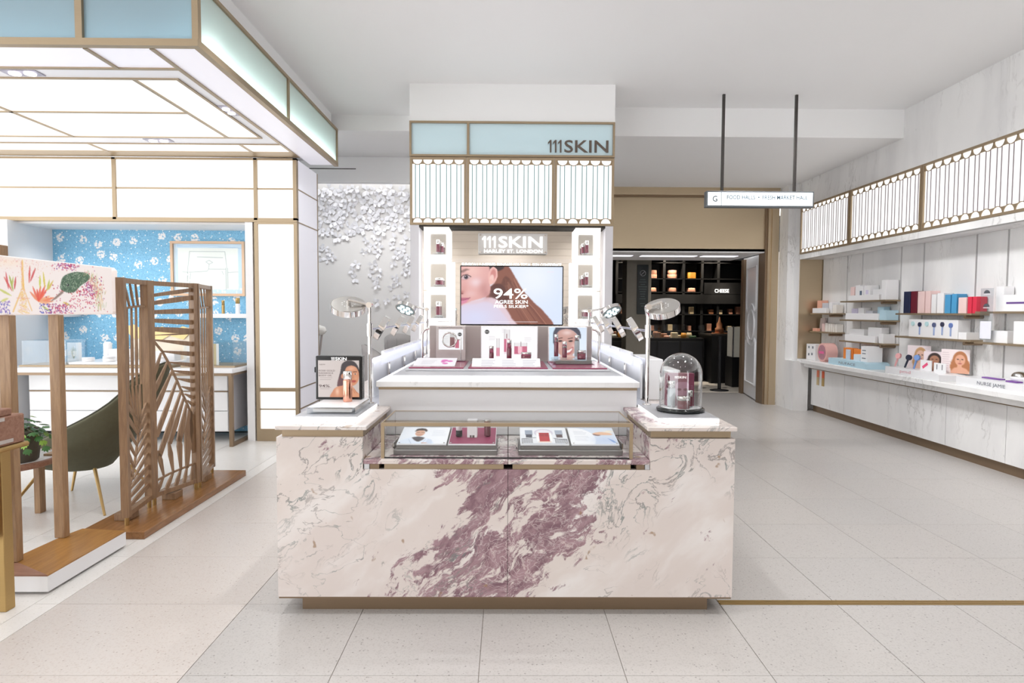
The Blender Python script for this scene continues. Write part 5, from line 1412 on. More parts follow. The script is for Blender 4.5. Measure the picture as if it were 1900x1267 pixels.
P.line([(34, 32), (34, 44)], 1, '#b98aa0'); P.lines(52, 26, 7, 3, 3, '#b58aa0', .6)
P.put('print', PRINT, mk, lambda u, v: (.870+u*.148, 3.3846, zf_+.002+v*.174))
brand(WL, mk, (.912, 3.3840, zf_+.15), .062, .013, 0, .012, 'lettering')
bottle(.885, 3.345, zf_, .142, .021, PALEBLUE, 'frosted grey bottle with silver cap under the glass dome', cap=.27)
bottle(.985, 3.345, zf_, .092, .016, MAROON, 'slim maroon bottle with silver cap under the glass dome', cap=.36)
jar(.938, 3.30, zf_, .066, .034, MAROON, 'maroon jar with silver lid under the glass dome')
# ---- white boxes behind the dome
single('white_display_box', MB().cbox(.885, .985, 3.93, 4.40, .9375, 1.195, .004), LACQ, 'tall white box behind the lamp pole on the right side counter', 'box')
single('white_display_box', MB().cbox(.995, 1.10, 3.95, 4.25, .9375, 1.125, .004), LACQ, 'lower white box behind the glass dome on the right side counter', 'box')

# ---- products on the raised deck
ZD = 1.1242
def tray(x0, x1, label):
    t = thing('plum_tray', label, 'tray', ((x0+x1)/2, 4.3, ZD))
    obj('tray', MB().cbox(x0, x1, 4.00, 4.56, ZD, ZD+.008, .002), PURPLE_T, t); return ZD+.0082
zq = tray(-.625, -.275, 'glossy plum tray under the magnifier stand'); tray(-.245, .265, 'wide glossy plum tray under the light box'); tray(.295, .645, 'glossy plum tray under the portrait box')
gp = single('grey_back_panel', MB().cbox(-.565, .625, 4.60, 4.63, ZD, 1.385, .003), TAUPE, 'long taupe panel behind the product displays on the deck', 'panel')
for s, x, w in ((1, -.605, 'left'), (-1, .665, 'right')):
    pts = [(x, 4.5, ZD), (x, 4.5, 1.315)]+[(x+s*.05*(1-math.cos(math.radians(a))), 4.5+.0*a, 1.315+.05*math.sin(math.radians(a))) for a in range(15, 91, 15)]
    single('chrome_hook_bar', MB().tube(pts, .0085, 10), CHROME, 'bent chrome bar at the %s end of the product deck' % w, 'bar')
# magnifier stand
mg = thing('magnifier_stand', 'pale stand with round magnifier ring over a maroon serum', 'display stand', (-.40, 4.5, zq))
obj('back_board', MB().cbox(-.505, -.295, 4.50, 4.53, zq, 1.385, .003), pmat('pearl_card', '#cfc8c6', .35, .2, .02), mg)
obj('foot', MB().cbox(-.505, -.295, 4.42, 4.50, zq, zq+.012, .002), ACRYL, mg)
P = Paint(52, 46, '#f4f3f6'); P.rect(24, 8, 33, 18, '#c9c6c6'); P.rect(24, 18, 34, 40, '#6e2c3c'); P.rect(35, 22, 43, 42, '#c46a80'); P.lines(9, 16, 12, 4, 4, '#c9c9d0', .6); P.ell(44, 11, 4, 4, '#2a2a2e', 0, 1); P.rect(41, 10.4, 47, 11.4, '#d0d0d0')
P.put('print', BACKLIT, mg, lambda u, v: (-.487+u*.175, 4.4985, 1.215+v*.145))
text('lettering', 'PLATINUM SERUM FACIAL', INK, mg, (-.487, 4.4988, 1.368), .17, .008, depth=0)
ring = [(-.405+.05*math.cos(a), 4.455, 1.288+.05*math.sin(a)) for a in np.linspace(0, 2*math.pi, 33)]
obj('magnifier_ring', MB().tube(ring, .0055, 8), SILVER, mg)
obj('magnifier_lens', MB().cyl((-.405, 4.453, 1.288), (-.405, 4.457, 1.288), .046, n=28), GLASS, mg)
obj('magnifier_pole', MB().cyl((-.325, 4.455, zq+.012), (-.325, 4.455, 1.305), .0035, n=8), SILVER, mg)
obj('magnifier_arm', MB().cyl((-.325, 4.455, 1.288), (-.354, 4.455, 1.288), .003, n=8), SILVER, mg)
P = Paint(60, 30, '#dddce0'); P.lines(10, 10, 22, 4, 4, '#8f8f9c', .6)
for e in ((42, 10, 5, 4), (50, 12, 4, 3), (44, 20, 4, 3), (40, 14, 3, 3)): P.ell(*e, '#c455a0', 0, 1, .9)
def leaflet(x0, x1, P, label):
    t = thing('tilted_leaflet', label, 'leaflet', ((x0+x1)/2, 4.15, zq))
    f = lambda u, v, o: (x0+(x1-x0)*u, 4.05+.22*v, zq+.003+.035*v+o)
    obj('acrylic_back', MB().add([f(0, 0, -.002), f(1, 0, -.002), f(1, 1, -.002), f(0, 1, -.002), f(0, 0, .001), f(1, 0, .001), f(1, 1, .001), f(0, 1, .001)], [(0, 1, 2, 3), (4, 5, 6, 7), (0, 1, 5, 4), (1, 2, 6, 5), (2, 3, 7, 6), (3, 0, 4, 7)]), WHITEP, t)
    P.put('print', PRINT, t, lambda u, v: f(u, v, .0014))
leaflet(-.605, -.335, P, 'tilted white leaflet with pink blots before the magnifier stand')
P = Paint(100, 16, '#dfdee1')
for x in (14, 44, 74): P.lines(x, 4, 20, 4, 3, '#8f8f9c', .7)
t = thing('long_leaflet', 'long white text strip leaning before the middle light box', 'leaflet', (.0, 4.1, zq))
f = lambda u, v, o: (-.225+.445*u, 4.04+.10*v, zq+.002+.045*v+o)
obj('acrylic_back', MB().add([f(0, 0, -.0015), f(1, 0, -.0015), f(1, 1, -.0015), f(0, 1, -.0015), f(0, 0, .001), f(1, 0, .001), f(1, 1, .001), f(0, 1, .001)], [(0, 1, 2, 3), (4, 5, 6, 7), (0, 1, 5, 4), (1, 2, 6, 5), (2, 3, 7, 6), (3, 0, 4, 7)]), WHITEP, t)
P.put('print', PRINT, t, lambda u, v: f(u, v, .0014))
# middle light box
lb_ = thing('product_light_box', 'white light box with pink serum bottles printed on it, middle of the deck', 'light box', (.02, 4.48, zq))
obj('case', MB().cbox(-.183, .222, 4.46, 4.52, zq, 1.385, .003), LACQ, lb_)
P = Paint(104, 66, '#f8f5f8'); P.glow(52, 40, 50, 40, '#ffffff', .8)
def pb(x, w, y0, y1, y2, y3):
    P.rect(x, y0, x+w, y1, '#e9e6e8'); P.rect(x, y0, x+1, y1, '#bdb8bc'); P.rect(x+w-1, y0, x+w, y1, '#bdb8bc'); P.rect(x, y1, x+w, y2, '#c86a86'); P.rect(x+w*.3, y1, x+w*.6, y2, '#efb3c2'); P.rect(x, y2, x+w, y3, '#f0dfe6')
pb(28, 6, 22, 40, 56, 57); pb(42, 11, 5, 23, 48, 52); P.rect(46, 13, 48, 22, '#a88d92'); pb(61, 24, 30, 37, 52, 53); P.rect(68, 37, 74, 50, '#f6c6d2'); P.rect(73, 28, 74, 38, '#7a5560')
for x, y, w in ((14, 18, 14), (38, 4, 10), (80, 20, 14)): P.lines(x, y, w, 3, 3, '#d8d4da', .8)
P.ell(10, 9, 4, 4, '#2a2a2c', 0, 1); P.rect(7, 8.6, 13, 9.6, '#d8d8d8')
P.put('print', BACKLIT, lb_, lambda u, v: (-.178+u*.395, 4.4592, zq+.006+v*.240))
for x, h, r, c, w in ((-.105, .118, .0165, .38, 'short maroon bottle, leftmost before the middle light box'), (.018, .162, .0175, .34, 'tall maroon bottle in the middle before the light box')): bottle(x, 4.36, zq, h, r, MAROON, w, cap=c)
jar(.136, 4.36, zq, .076, .036, MAROON, 'maroon jar with silver lid before the middle light box')
# portrait box
pbx = thing('portrait_light_box', 'light box with a smiling face behind maroon products, right end of deck', 'light box', (.44, 4.48, zq))
obj('case', MB().cbox(.298, .572, 4.46, 4.52, zq, 1.383, .003), LACQ, pbx)
P = Paint(72, 66, '#cfe2f4'); P.hgrad('#cfe6f6', '#d6e2f6'); P.glow(60, 40, 30, 40, '#e6f0fb', .8)
P.poly([(8, 30), (8, 10), (18, -4), (44, -4), (58, 6), (60, 22), (52, 12), (38, 4), (20, 8), (13, 22), (12, 34)], '#4a4a58', 1)
P.poly([(12, 18), (20, 6), (36, 3), (50, 10), (55, 24), (52, 42), (42, 56), (30, 60), (18, 50), (12, 36)], '#c99c92', 1)
P.glow(34, 10, 12, 6, '#efd6d2', .8); P.glow(48, 36, 7, 8, '#e9c2bc', .9); P.glow(18, 36, 6, 9, '#e6bab2', .8); P.poly([(18, 66), (24, 54), (44, 54), (54, 66)], '#d8b2a8', 2)
for x in (21, 41): P.line([(x-5, 22), (x+4, 20)], 1.5, '#4f3836'); P.ell(x, 26.5, 4, 1.6, '#2f2326', -5, 1)
P.poly([(26, 44), (36, 43), (46, 38), (42, 50), (34, 54), (28, 50)], '#b8686a', 1); P.poly([(28, 45), (36, 44.5), (45, 40), (40, 47.5), (33, 49)], '#faf6f4', 1); P.glow(31, 38, 4, 3, '#a8726a', .6)
P.put('portrait', BACKLIT, pbx, lambda u, v: (.303+u*.264, 4.4592, zq+.01+v*.236))
ps = thing('clear_step', 'clear acrylic step before the portrait box', 'display block', (.44, 4.3, zq))
obj('step', MB().cbox(.315, .60, 4.22, 4.44, zq, zq+.036, .003), ACRYL, ps)
obj('step_core', MB().box(.335, .58, 4.25, 4.42, zq+.004, zq+.026), pmat('smoky_acrylic', '#6f7470', .2, .4, .3, 16), ps)
zs = zq+.0365
bottle(.347, 4.38, zs, .165, .0155, MAROON, 'tallest maroon bottle on the clear step', cap=.33); bottle(.398, 4.30, zs, .118, .0165, MAROON, 'middle maroon bottle on the clear step', cap=.36)
bottle(.492, 4.38, zs, .158, .018, PALEBLUE, 'pale grey bottle with silver cap on the clear step', cap=.25); jar(.515, 4.30, zs, .058, .030, MAROON, 'maroon jar with silver lid on the clear step')

# ================================================================== right wall: light band, counter, shelves, goods
Ud, Nd = (0, -1, 0), (-1, 0, 0)
for k, (ya, yb, n) in enumerate(((9.64, 8.27, 11), (8.255, 6.84, 10), (6.825, 5.41, 10), (5.395, 3.98, 10))):
    t = thing('wall_light_panel', 'bronze-framed light panel with scallops on the marble wall, %s' % ('farthest of the row', 'second from the far end', 'third from the far end', 'nearest the camera')[k], 'light panel', (XW, (ya+yb)/2, 2.385), 'scalloped light panels along the marble wall')
    scallop_panel(t, (XW-.004, ya, 2.386), Ud, Nd, ya-yb, .714, n, fr=.026, rodmat=RODM2, light=pmat('wall_band_light', '#8c8c8c', .4, 0, 0, emit='#fffefc', es=.54))
cnt = thing('wall_counter', 'long low white marble counter with bronze strip along the right wall', 'counter', (4.65, 6.5, 0))
obj('kick', MB().box(4.68, 4.84, 3.2, 9.48, 0, .10), BRONZE_D, cnt)
CY = [9.49, 8.55, 7.55, 6.55, 5.75, 4.75, 3.75, 3.2]
for a, b in zip(CY[1:], CY[:-1]): obj('front_panel', MB().box(4.645, 4.84, a+.003, b-.003, .101, .648), WMARB, cnt)
obj('bronze_strip', MB().box(4.62, 4.84, 3.2, 9.48, .649, .672), BRONZE_D, cnt)
obj('counter_edge', MB().cbox(4.53, 4.84, 3.2, 9.55, .674, .730, .004), WMARB, cnt)
obj('counter_top', MB().cbox(4.47, 4.845, 3.2, 9.60, .7305, .787, .006), WMARB, cnt)
for y, cs_ in ((9.28, ('#e8825e', '#c6b184')), (9.13, ('#e4683e', '#b99a5c'))):
    t = thing('hanging_tag', 'orange and tan swing tag hanging from the counter strip, %s one' % ('farther' if y > 9.2 else 'nearer'), 'tag', (4.63, y, .43))
    obj('upper_half', MB().box(4.638, 4.642, y-.035, y+.035, .54, .64), pmat('tag_'+cs_[0], cs_[0], .5), t)
    obj('lower_half', MB().box(4.638, 4.642, y-.035, y+.035, .42, .539), pmat('tag_'+cs_[1], cs_[1], .5), t)
SHX0, SHX1 = 4.66, 4.848
def shelf(ya, yb, z, label):
    t = thing('wall_shelf', label, 'shelf', (4.75, (ya+yb)/2, z-.02))
    obj('board', MB().cbox(SHX0, SHX1, yb, ya, z-.02, z, .003), BRONZE, t)
    obj('cushion_end', MB().cyl((SHX0+.004, yb+.09, z-.035), (SHX1, yb+.09, z-.035), .02, n=12), BRONZE_D, t)
K = 1.0216
names = {}
for nm, ya, yb, z, l in (('A1', 9.62, 8.95, 1.49, 'upper bronze shelf at the far end by the bronze jamb'), ('A2', 9.62, 8.95, 1.215, 'lower bronze shelf at the far end by the bronze jamb'),
                     ('B1', 8.76, 7.70, 1.66, 'highest bronze shelf, above the pale blue tray'), ('B2', 8.76, 7.70, 1.405, 'middle bronze shelf above the pale blue tray'), ('B3', 8.76, 7.70, 1.115, 'lowest bronze shelf above the pale blue tray'),
                     ('C1', 7.50, 6.27, 1.495, 'bronze shelf carrying the navy and red boxes'), ('C2', 7.50, 6.27, 1.225, 'bronze shelf carrying the brush display'),
                     ('D1', 6.22, 5.0, 1.515, 'upper bronze shelf nearest the camera'), ('D2', 6.22, 5.0, 1.215, 'lower bronze shelf nearest the camera')):
    shelf(ya, yb, z, l); names[nm] = z+.0004
CORAL = pmat('coral_card', '#f0b39a', .5, 0, .05); GREYC = pmat('grey_card', '#cfcfd6', .5); PINKC = pmat('blush_card', '#f1d3cf', .5); CREAM = pmat('cream_carton', '#f4efe8', .5)
NAVY = pmat('navy_card', '#222a4a', .4); WINE = pmat('wine_card', '#6e1f30', .4); SKY = pmat('sky_card', '#4f9fd0', .5); RED = pmat('red_card', '#e0334e', .5); ORANGE = pmat('orange_card', '#f08a3c', .5); LILAC = pmat('lilac_card', '#ddd6ec', .5)
LETG = pmat('grey_ink', '#7a7f88', .6)
def good(sh, ya, yb, h, mat, label, d=.10, back=.0, name='product_box'):
    """carton on a shelf; ya > yb along the wall"""
    x1 = SHX1-.012-back
    return single(name, MB().cbox(x1-d, x1, yb*K+.004, ya*K-.004, names[sh], names[sh]+h, .002), mat, label, 'box')
good('A1', 9.36, 9.22, .19, CORAL, 'coral carton on the far upper shelf'); good('A1', 9.21, 9.03, .15, GREYC, 'grey translucent carton on the far upper shelf')
good('A1', 9.02, 8.92, .16, WHITEP, 'white carton on the far upper shelf'); good('A1', 8.91, 8.80, .12, CREAM, 'cream carton at the near end of the far upper shelf')
good('A1', 9.36, 8.95, .075, WHITEP, 'low white holder in front on the far upper shelf', .045, .125)
good('A2', 9.38, 9.24, .045, CORAL, 'tiny coral pot box on the far lower shelf', .05, .10)
lean = thing('leaning_plaque', 'pinkish plaque leaning on the far lower shelf', 'plaque', (4.78, 9.36, names['A2']))
obj('plaque', MB().prism([(9.46, 0), (9.60, 0), (9.57, .2), (9.43, .2)], lambda u, v, t: (t, u, names['A2']+v), 4.80, 4.825), pmat('greige_card', '#d3c6c4', .5), lean)
for k, (a, b, h) in enumerate(((9.20, 9.12, .12), (9.11, 9.03, .13), (9.02, 8.96, .12), (8.95, 8.90, .12), (8.89, 8.84, .12), (8.83, 8.78, .115))):
    good('A2', a, b, h, CREAM if k else PINKC, 'small pale carton, %s in the row on the far lower shelf' % ('first', 'second', 'third', 'fourth', 'fifth', 'last')[k])
good('B1', 8.46, 8.36, .19, PINKC, 'blush carton at the far end of the highest shelf'); good('B1', 8.34, 8.22, .21, WHITEP, 'white carton next to the blush one on the highest shelf')
pa = thing('white_device_box', 'white carton with dark window on the highest shelf', 'box', (4.8, 8.3, names['B1']))
obj('carton', MB().cbox(4.72, 4.835, 8.30, 8.395, names['B1'], names['B1']+.19, .002), WHITEP, pa); obj('window', MB().box(4.7185, 4.7198, 8.33, 8.38, names['B1']+.07, names['B1']+.13), pmat('slate_ink', '#5a6a80', .5), pa)
pa = thing('white_device_box', 'white carton with lilac window on the highest shelf', 'box', (4.8, 8.2, names['B1']))
obj('carton', MB().cbox(4.72, 4.835, 8.14, 8.28, names['B1'], names['B1']+.195, .002), WHITEP, pa); obj('window', MB().box(4.7185, 4.7198, 8.18, 8.24, names['B1']+.08, names['B1']+.135), LILAC, pa)
good('B1', 7.94, 7.68, .14, WHITEP, 'low white carton in the middle of the highest shelf'); good('B1', 7.66, 7.56, .245, WHITEP, 'big plain white box on the highest shelf', .16)
good('B1', 8.40, 7.70, .07, WHITEP, 'low white front holder on the highest shelf', .04, .12)
good('B2', 8.42, 8.28, .15, LILAC, 'lilac carton on the middle shelf'); good('B2', 8.26, 8.12, .16, WHITEP, 'white carton beside the lilac one on the middle shelf'); good('B2', 8.08, 7.92, .12, GREYC, 'clear grey box on the middle shelf')
good('B2', 8.44, 7.70, .085, WHITEP, 'long white front holder on the middle shelf', .04, .13); good('B2', 7.86, 7.72, .17, BLUEP, 'taller pale blue carton on the middle shelf', .08); good('B2', 7.70, 7.55, .125, BLUEP, 'pale blue carton at the near end of the middle shelf', .15)
good('B3', 8.46, 8.10, .165, WHITEP, 'wide white carton on the lowest shelf'); good('B3', 8.02, 7.72, .195, WHITEP, 'taller white carton on the lowest shelf'); good('B3', 8.44, 7.74, .085, WHITEP, 'long white front holder on the lowest shelf', .04, .13); good('B3', 7.70, 7.60, .12, WHITEP, 'small white box at the near end of the lowest shelf', .15)
for (a, b, h, m, l) in ((7.30, 7.18, .255, NAVY, 'navy blue carton on the brush shelf above'), (7.17, 7.06, .255, WINE, 'wine red carton beside the navy one'), (7.05, 6.93, .25, PINKC, 'tall blush carton beside the wine one'), (6.92, 6.83, .25, PINKC, 'second tall blush carton'), (6.82, 6.74, .21, WHITEP, 'white carton with a slim wand print'),
                        (6.73, 6.62, .22, WHITEP, 'white carton with a face print'), (6.61, 6.52, .20, SKY, 'sky blue carton beside the white ones'), (6.51, 6.43, .205, SKY, 'second sky blue carton'), (6.41, 6.29, .165, PINKC, 'pale blush carton beside the red ones'), (6.28, 6.22, .17, RED, 'red carton, farther of the two'), (6.215, 6.155, .17, RED, 'red carton, nearer of the two')):
    good('C1', a, b, h, m, l, .11)
bd = thing('brush_display_card', 'white display card with six round brush heads on the marble wall shelf', 'display card', (4.74, 6.9, names['C2']))
obj('card', MB().cbox(4.70, 4.835, 6.50, 7.30, names['C2'], names['C2']+.20, .002), WHITEP, bd)
for k, (y, c) in enumerate(((7.22, '#c4e4e6'), (7.10, '#2c3452'), (6.98, '#bfe0e4'), (6.86, '#5a6488'), (6.73, '#3a3c54'), (6.60, '#6a80bc'))):
    m = pmat('brush_'+c, c, .4); zz = names['C2']+.15-.008*(k % 2)
    obj('brush_head', MB().cyl((4.6995, y, zz), (4.688, y, zz), .026, n=18), m, bd)
    if k not in (0, 2): obj('brush_handle', MB().cbox(4.690, 4.6995, y-.008, y+.008, zz-.115, zz-.026, .002), pmat('brush_stem_'+c, '#9fb0d8', .4), bd)
good('C2', 6.34, 6.22, .075, WHITEP, 'small white box at the near end of the brush shelf', .15)
sg_ = thing('acrylic_sign', 'clear sign with two dark dome shapes at the nearer shelf', 'sign', (4.65, 6.1, 1.26))
obj('sheet', MB().box(4.652, 4.656, 5.98, 6.14, 1.24, 1.74), ACRYL, sg_)
for z in (1.56, 1.69):
    obj('dome_print', MB().prism([(6.06+.038*math.cos(a), z+.032*math.sin(a)) for a in np.linspace(0, math.pi, 12)], lambda u, v, t: (t, u, v), 4.6492, 4.6515), pmat('dome_grey', '#55585e', .4), sg_)
    obj('dome_base', MB().box(4.6492, 4.6515, 6.02, 6.10, z-.014, z-.005), GREYC, sg_)
obj('notice', MB().box(4.6492, 4.6515, 5.99, 6.13, 1.25, 1.42), pmat('notice_paper', '#ececf4', .6), sg_)
good('D1', 5.93, 5.83, .24, WHITEP, 'tall white carton on the upper near shelf')
wb = thing('wand_box', 'white carton with a purple wand printed on it, upper near shelf', 'box', (4.78, 5.8, names['D1']))
obj('carton', MB().cbox(4.70, 4.835, 5.45, 5.92, names['D1'], names['D1']+.155, .002), WHITEP, wb)
obj('wand_print', MB().box(4.6985, 4.6998, 5.62, 5.88, names['D1']+.07, names['D1']+.088), pmat('purple_ink', '#6a4a8c', .5), wb)
obj('ring_print', MB().tube([(4.699, 5.56+.05*math.cos(a), names['D1']+.085+.05*math.sin(a)) for a in np.linspace(0, 2*math.pi, 25)], .007, 6), pmat('mauve_ink', '#9a86b8', .5), wb)
good('D2', 6.02, 5.72, .115, WHITEP, 'low white carton on the lower near shelf', .14); good('D2', 5.66, 5.40, .21, WHITEP, 'tall white carton at the near end of the lower near shelf', .14)

# ---- on the counter
ZC = .7874
pb_ = thing('printed_white_box', 'white box with small black prints at the far end of the counter', 'box', (4.68, 9.42, ZC))
obj('carton', MB().cbox(4.60, 4.80, 9.30, 9.58, ZC, ZC+.235, .002), WHITEP, pb_)
for y, z in ((9.50, .17), (9.38, .17), (9.50, .06), (9.40, .07)): obj('print', MB().box(4.5985, 4.5998, y-.02, y+.02, ZC+z, ZC+z+.035), LETG, pb_)
dr = thing('pink_drum_box', 'round pink gift box with a clear front on the far counter', 'box', (4.66, 9.06, ZC))
c = (0, 9.06, ZC+.135); 
ringp = [(.135*math.cos(a), .135*math.sin(a)) for a in np.linspace(0, 2*math.pi, 33)[:-1]]
PK = pmat('pink_box', '#e9b7b0', .5)
obj('rim', MB().prism(ringp, lambda u, v, t: (t, c[1]+u, c[2]+v), 4.58, 4.74), PK, dr)
obj('window', MB().prism([(u*.8, v*.8) for u, v in ringp], lambda u, v, t: (t, c[1]+u, c[2]+v), 4.576, 4.5795), pmat('clear_pink_window', '#b98a94', .2, 0, .4, 30), dr)
obj('lettering_band', MB().box(4.574, 4.5758, 9.0, 9.14, ZC+.115, ZC+.15), pmat('hot_pink', '#e86aa0', .5), dr)
obj('foot', MB().cbox(4.59, 4.73, 8.99, 9.13, ZC, ZC+.012, .002), PK, dr)
def tray3(name, y0, y1, x0, x1, h, mat, label, txt, tcol, ty0, ty1, th):
    t = thing(name, label, 'display tray', ((x0+x1)/2, (y0+y1)/2, ZC))
    obj('tray', MB().prism([(y1, 0), (y1, h), (y0+.05, h), (y0, h*.8), (y0, 0)], lambda u, v, tt: (tt, u, ZC+v), x0, x1), mat, t)
    if txt: text('lettering', txt, tcol, t, (x0-.002, ty0, ZC+h*.24), ty0-ty1, th, xd=(0, -1, 0), yd=(0, 0, 1), depth=0, bold=.0)
    return t
tray3('blue_display_tray', 7.80, 8.72, 4.50, 4.80, .085, BLUEP, 'pale blue brand tray with lettering on the counter', 'NUFACE', LETG, 8.44, 8.04, .034)
zn = ZC+.0855
carton(4.62, 4.70, 8.34, 8.56, zn, zn+.15, ORANGE, 'orange carton with pale front on the pale blue tray'); carton(4.62, 4.74, 8.10, 8.30, zn, zn+.145, ORANGE, 'wide orange carton on the pale blue tray')
carton(4.60, 4.615, 8.36, 8.46, zn, zn+.13, pmat('ice_card', '#cfd8e6', .5), 'icy grey card before the orange cartons'); carton(4.54, 4.62, 8.02, 8.16, zn, zn+.085, pmat('ice_box', '#dfeaf2', .5), 'small icy white box on the pale blue tray')
w2 = thing('white_device_carton', 'big white device carton on the pale blue tray', 'box', (4.64, 7.94, zn))
obj('carton', MB().cbox(4.55, 4.74, 7.86, 8.01, zn, zn+.20, .002), WHITEP, w2)
for z in (.14, .10, .04): obj('print', MB().box(4.5485, 4.5498, 7.90, 7.98, zn+z, zn+z+.012), LETG, w2)
tray3('white_display_tray', 6.47, 7.40, 4.50, 4.78, .08, LACQ, 'white brand tray with skin brushes and portraits on the counter', 'pmd', pmat('rose_ink', '#e0a0a8', .6), 7.12, 6.93, .045)
zw = ZC+.0805
def face_card(y, x, w, h, skin, hair, bgc, label, k):
    t = thing('portrait_card', label, 'card', (x, y, zw))
    a = Vector((math.sin(math.radians(35)), -math.cos(math.radians(35)), 0))    # turned towards the aisle
    nn = Vector((-a.y, a.x, 0)); nn = -nn if nn.x > 0 else nn
    f = lambda u, v, o=0: tuple(Vector((x, y, zw))+a*((u-.5)*w)+Vector((0, 0, v*h))+nn*(.0025+o))
    mb = MB(); b = [Vector((x, y, zw))+a*((u-.5)*w)+Vector((0, 0, v*h))+nn*s for s in (-.002, .002) for u, v in ((0, 0), (1, 0), (1, 1), (0, 1))]
    mb.add([tuple(q) for q in b], [(0, 1, 2, 3), (4, 5, 6, 7), (0, 1, 5, 4), (1, 2, 6, 5), (2, 3, 7, 6), (3, 0, 4, 7)]); obj('card', mb, WHITEP, t)
    P = Paint(40, 44, bgc); cx = 16 if k == 1 else 22 if k == 0 else 26
    P.lines(2 if k == 2 else 27, 6, 12, 8, 4, '#b9a5ae', .5)
    P.ell(cx, 18, 10, 15, hair, 0, 1); P.poly([(cx-10, 18), (cx+10, 18), (cx+12, 40), (cx-11, 40)], hair, 1)
    P.poly([(cx-12, 44), (cx-7, 33), (cx+7, 33), (cx+12, 44)], skin, 1); P.ell(cx, 19, 7, 10, skin, 0, 1); P.rect(cx-3, 27, cx+3, 35, skin)
    for s in (-3, 3): P.ell(cx+s, 17.5, 1.5, .9, '#4a3430', 0, .8)
    P.ell(cx, 25, 2.6, 1.1, '#b8605c', 0, .8); P.line([(cx, 18), (cx, 22)], .6, '#b98470')
    P.put('portrait', PRINT, t, lambda u, v: f(u, v))
face_card(7.10, 4.70, .24, .26, '#e6bda8', '#c79a6c', '#eee0e2', 'portrait card of a blond woman holding a blue brush, farthest', 0)
face_card(6.80, 4.70, .26, .21, '#b98468', '#3a2a28', '#eedfe4', 'portrait card of a dark-haired woman, middle of the white tray', 1)
face_card(6.52, 4.70, .26, .25, '#e3ab90', '#b9784e', '#f1e4e4', 'portrait card of a red-haired woman, nearest on the white tray', 2)
def brush(y, x, c, label, tilt):
    t = thing('skin_brush', label, 'brush', (x, y, zw)); m = pmat('sonic_'+c, c, .4)
    d = Vector((0, -math.sin(math.radians(tilt)), math.cos(math.radians(tilt)))); b = Vector((x, y, zw+.006))
    obj('handle', MB().cyl(tuple(b), tuple(b+d*.11), .010, .012, 12), m, t)
    h = b+d*.135; nn = Vector((-.9, -.3, .2)).normalized()
    obj('head', MB().cyl(tuple(h-nn*.012), tuple(h+nn*.012), .032, n=20), m, t)
brush(7.34, 4.58, '#f0b3b4', 'pale pink skin brush on the white tray', 25); brush(7.16, 4.58, '#23283e', 'black skin brush on the white tray', 30); brush(7.00, 4.58, '#7d9fd8', 'blue skin brush on the white tray', 22)
sc_ = thing('instruction_card', 'white card with a hot pink brush print on the white tray', 'card', (4.60, 6.80, zw))
obj('card', MB().cbox(4.585, 4.595, 6.72, 6.90, zw, zw+.115, .001), WHITEP, sc_); obj('brush_print', MB().frame((4.5842, 6.86, zw+.03), (4.5842, 6.78, zw+.08), .002, .03), pmat('hot_pink2', '#ec5a84', .5), sc_)
s2 = thing('instruction_card', 'white card with two small black wands on the white tray', 'card', (4.60, 6.6, zw))
obj('card', MB().cbox(4.585, 4.595, 6.50, 6.68, zw, zw+.10, .001), WHITEP, s2)
for y in (6.63, 6.55): obj('wand_print', MB().box(4.5840, 4.5848, y-.005, y+.005, zw+.03, zw+.085), pmat('black_ink', '#2a2a32', .5), s2)
tray3('white_name_tray', 5.1, 6.22, 4.50, 4.80, .085, LACQ, 'white tray with dark lettering nearest on the counter', 'NURSE JAMIE', pmat('slate_letter', '#5d6270', .6), 5.94, 5.60, .042)
zj = ZC+.0855
single('purple_wand', MB().cbox(4.60, 4.66, 5.80, 6.02, zj, zj+.012, .003), pmat('purple_plastic', '#7c4f9c', .4), 'flat purple tool on the near white tray', 'tool')
single('purple_wand', MB().cbox(4.56, 4.62, 5.55, 5.68, zj, zj+.014, .003), pmat('purple_plastic', '#7c4f9c', .4), 'smaller purple tool at the near end of the white tray', 'tool')
dv = thing('dome_device', 'chrome-topped dome device on the near white tray', 'device', (4.68, 5.66, zj))
obj('body', MB().lathe((4.68, 5.66, zj), [(0, 0), (.06, 0), (.072, .03), (.066, .05), (0, .05)], 24), LACQ, dv); obj('dome', MB().lathe((4.68, 5.66, zj), [(.068, .0505), (.062, .068), (.045, .085), (.02, .094), (0, .095)], 24), SILVER, dv)

# ================================================================== hanging direction sign
hs = thing('hanging_sign', 'lit hanging direction sign for the food halls on two dark rods', 'sign', (2.69, 6.75, 2.615))
obj('case', MB().cbox(2.115, 3.265, 6.722, 6.80, 2.612, 2.782, .004), pmat('sign_grey', '#6f7478', .4, .3, .03), hs)
SIGNW = pmat('sign_white', '#f6fbff', .4, 0, 0, emit='#f4faff', es=.47)
obj('small_face', MB().box(2.132, 2.272, 6.7205, 6.7225, 2.630, 2.768), SIGNW, hs)
obj('face', MB().box(2.278, 3.250, 6.7205, 6.7225, 2.630, 2.768), SIGNW, hs)
SI = pmat('sign_ink', '#1f2f3a', .6); SI2 = pmat('sign_ink_pale', '#3f5c6e', .6)
text('lettering', 'G', SI, hs, (2.182, 6.7190, 2.668), .050, .062, depth=0, bold=.01)
text('lettering', 'FOOD HALLS  \u2022  FRESH MARKET HALL', SI2, hs, (2.335, 6.7190, 2.694), .86, .044, depth=0, bold=.012)
ROD = pmat('dark_rod', '#4e4a48', .4, .6)
for x in (2.29, 3.064): obj('rod', MB().box(x-.013, x+.013, 6.74, 6.766, 2.782, 3.80), ROD, hs)

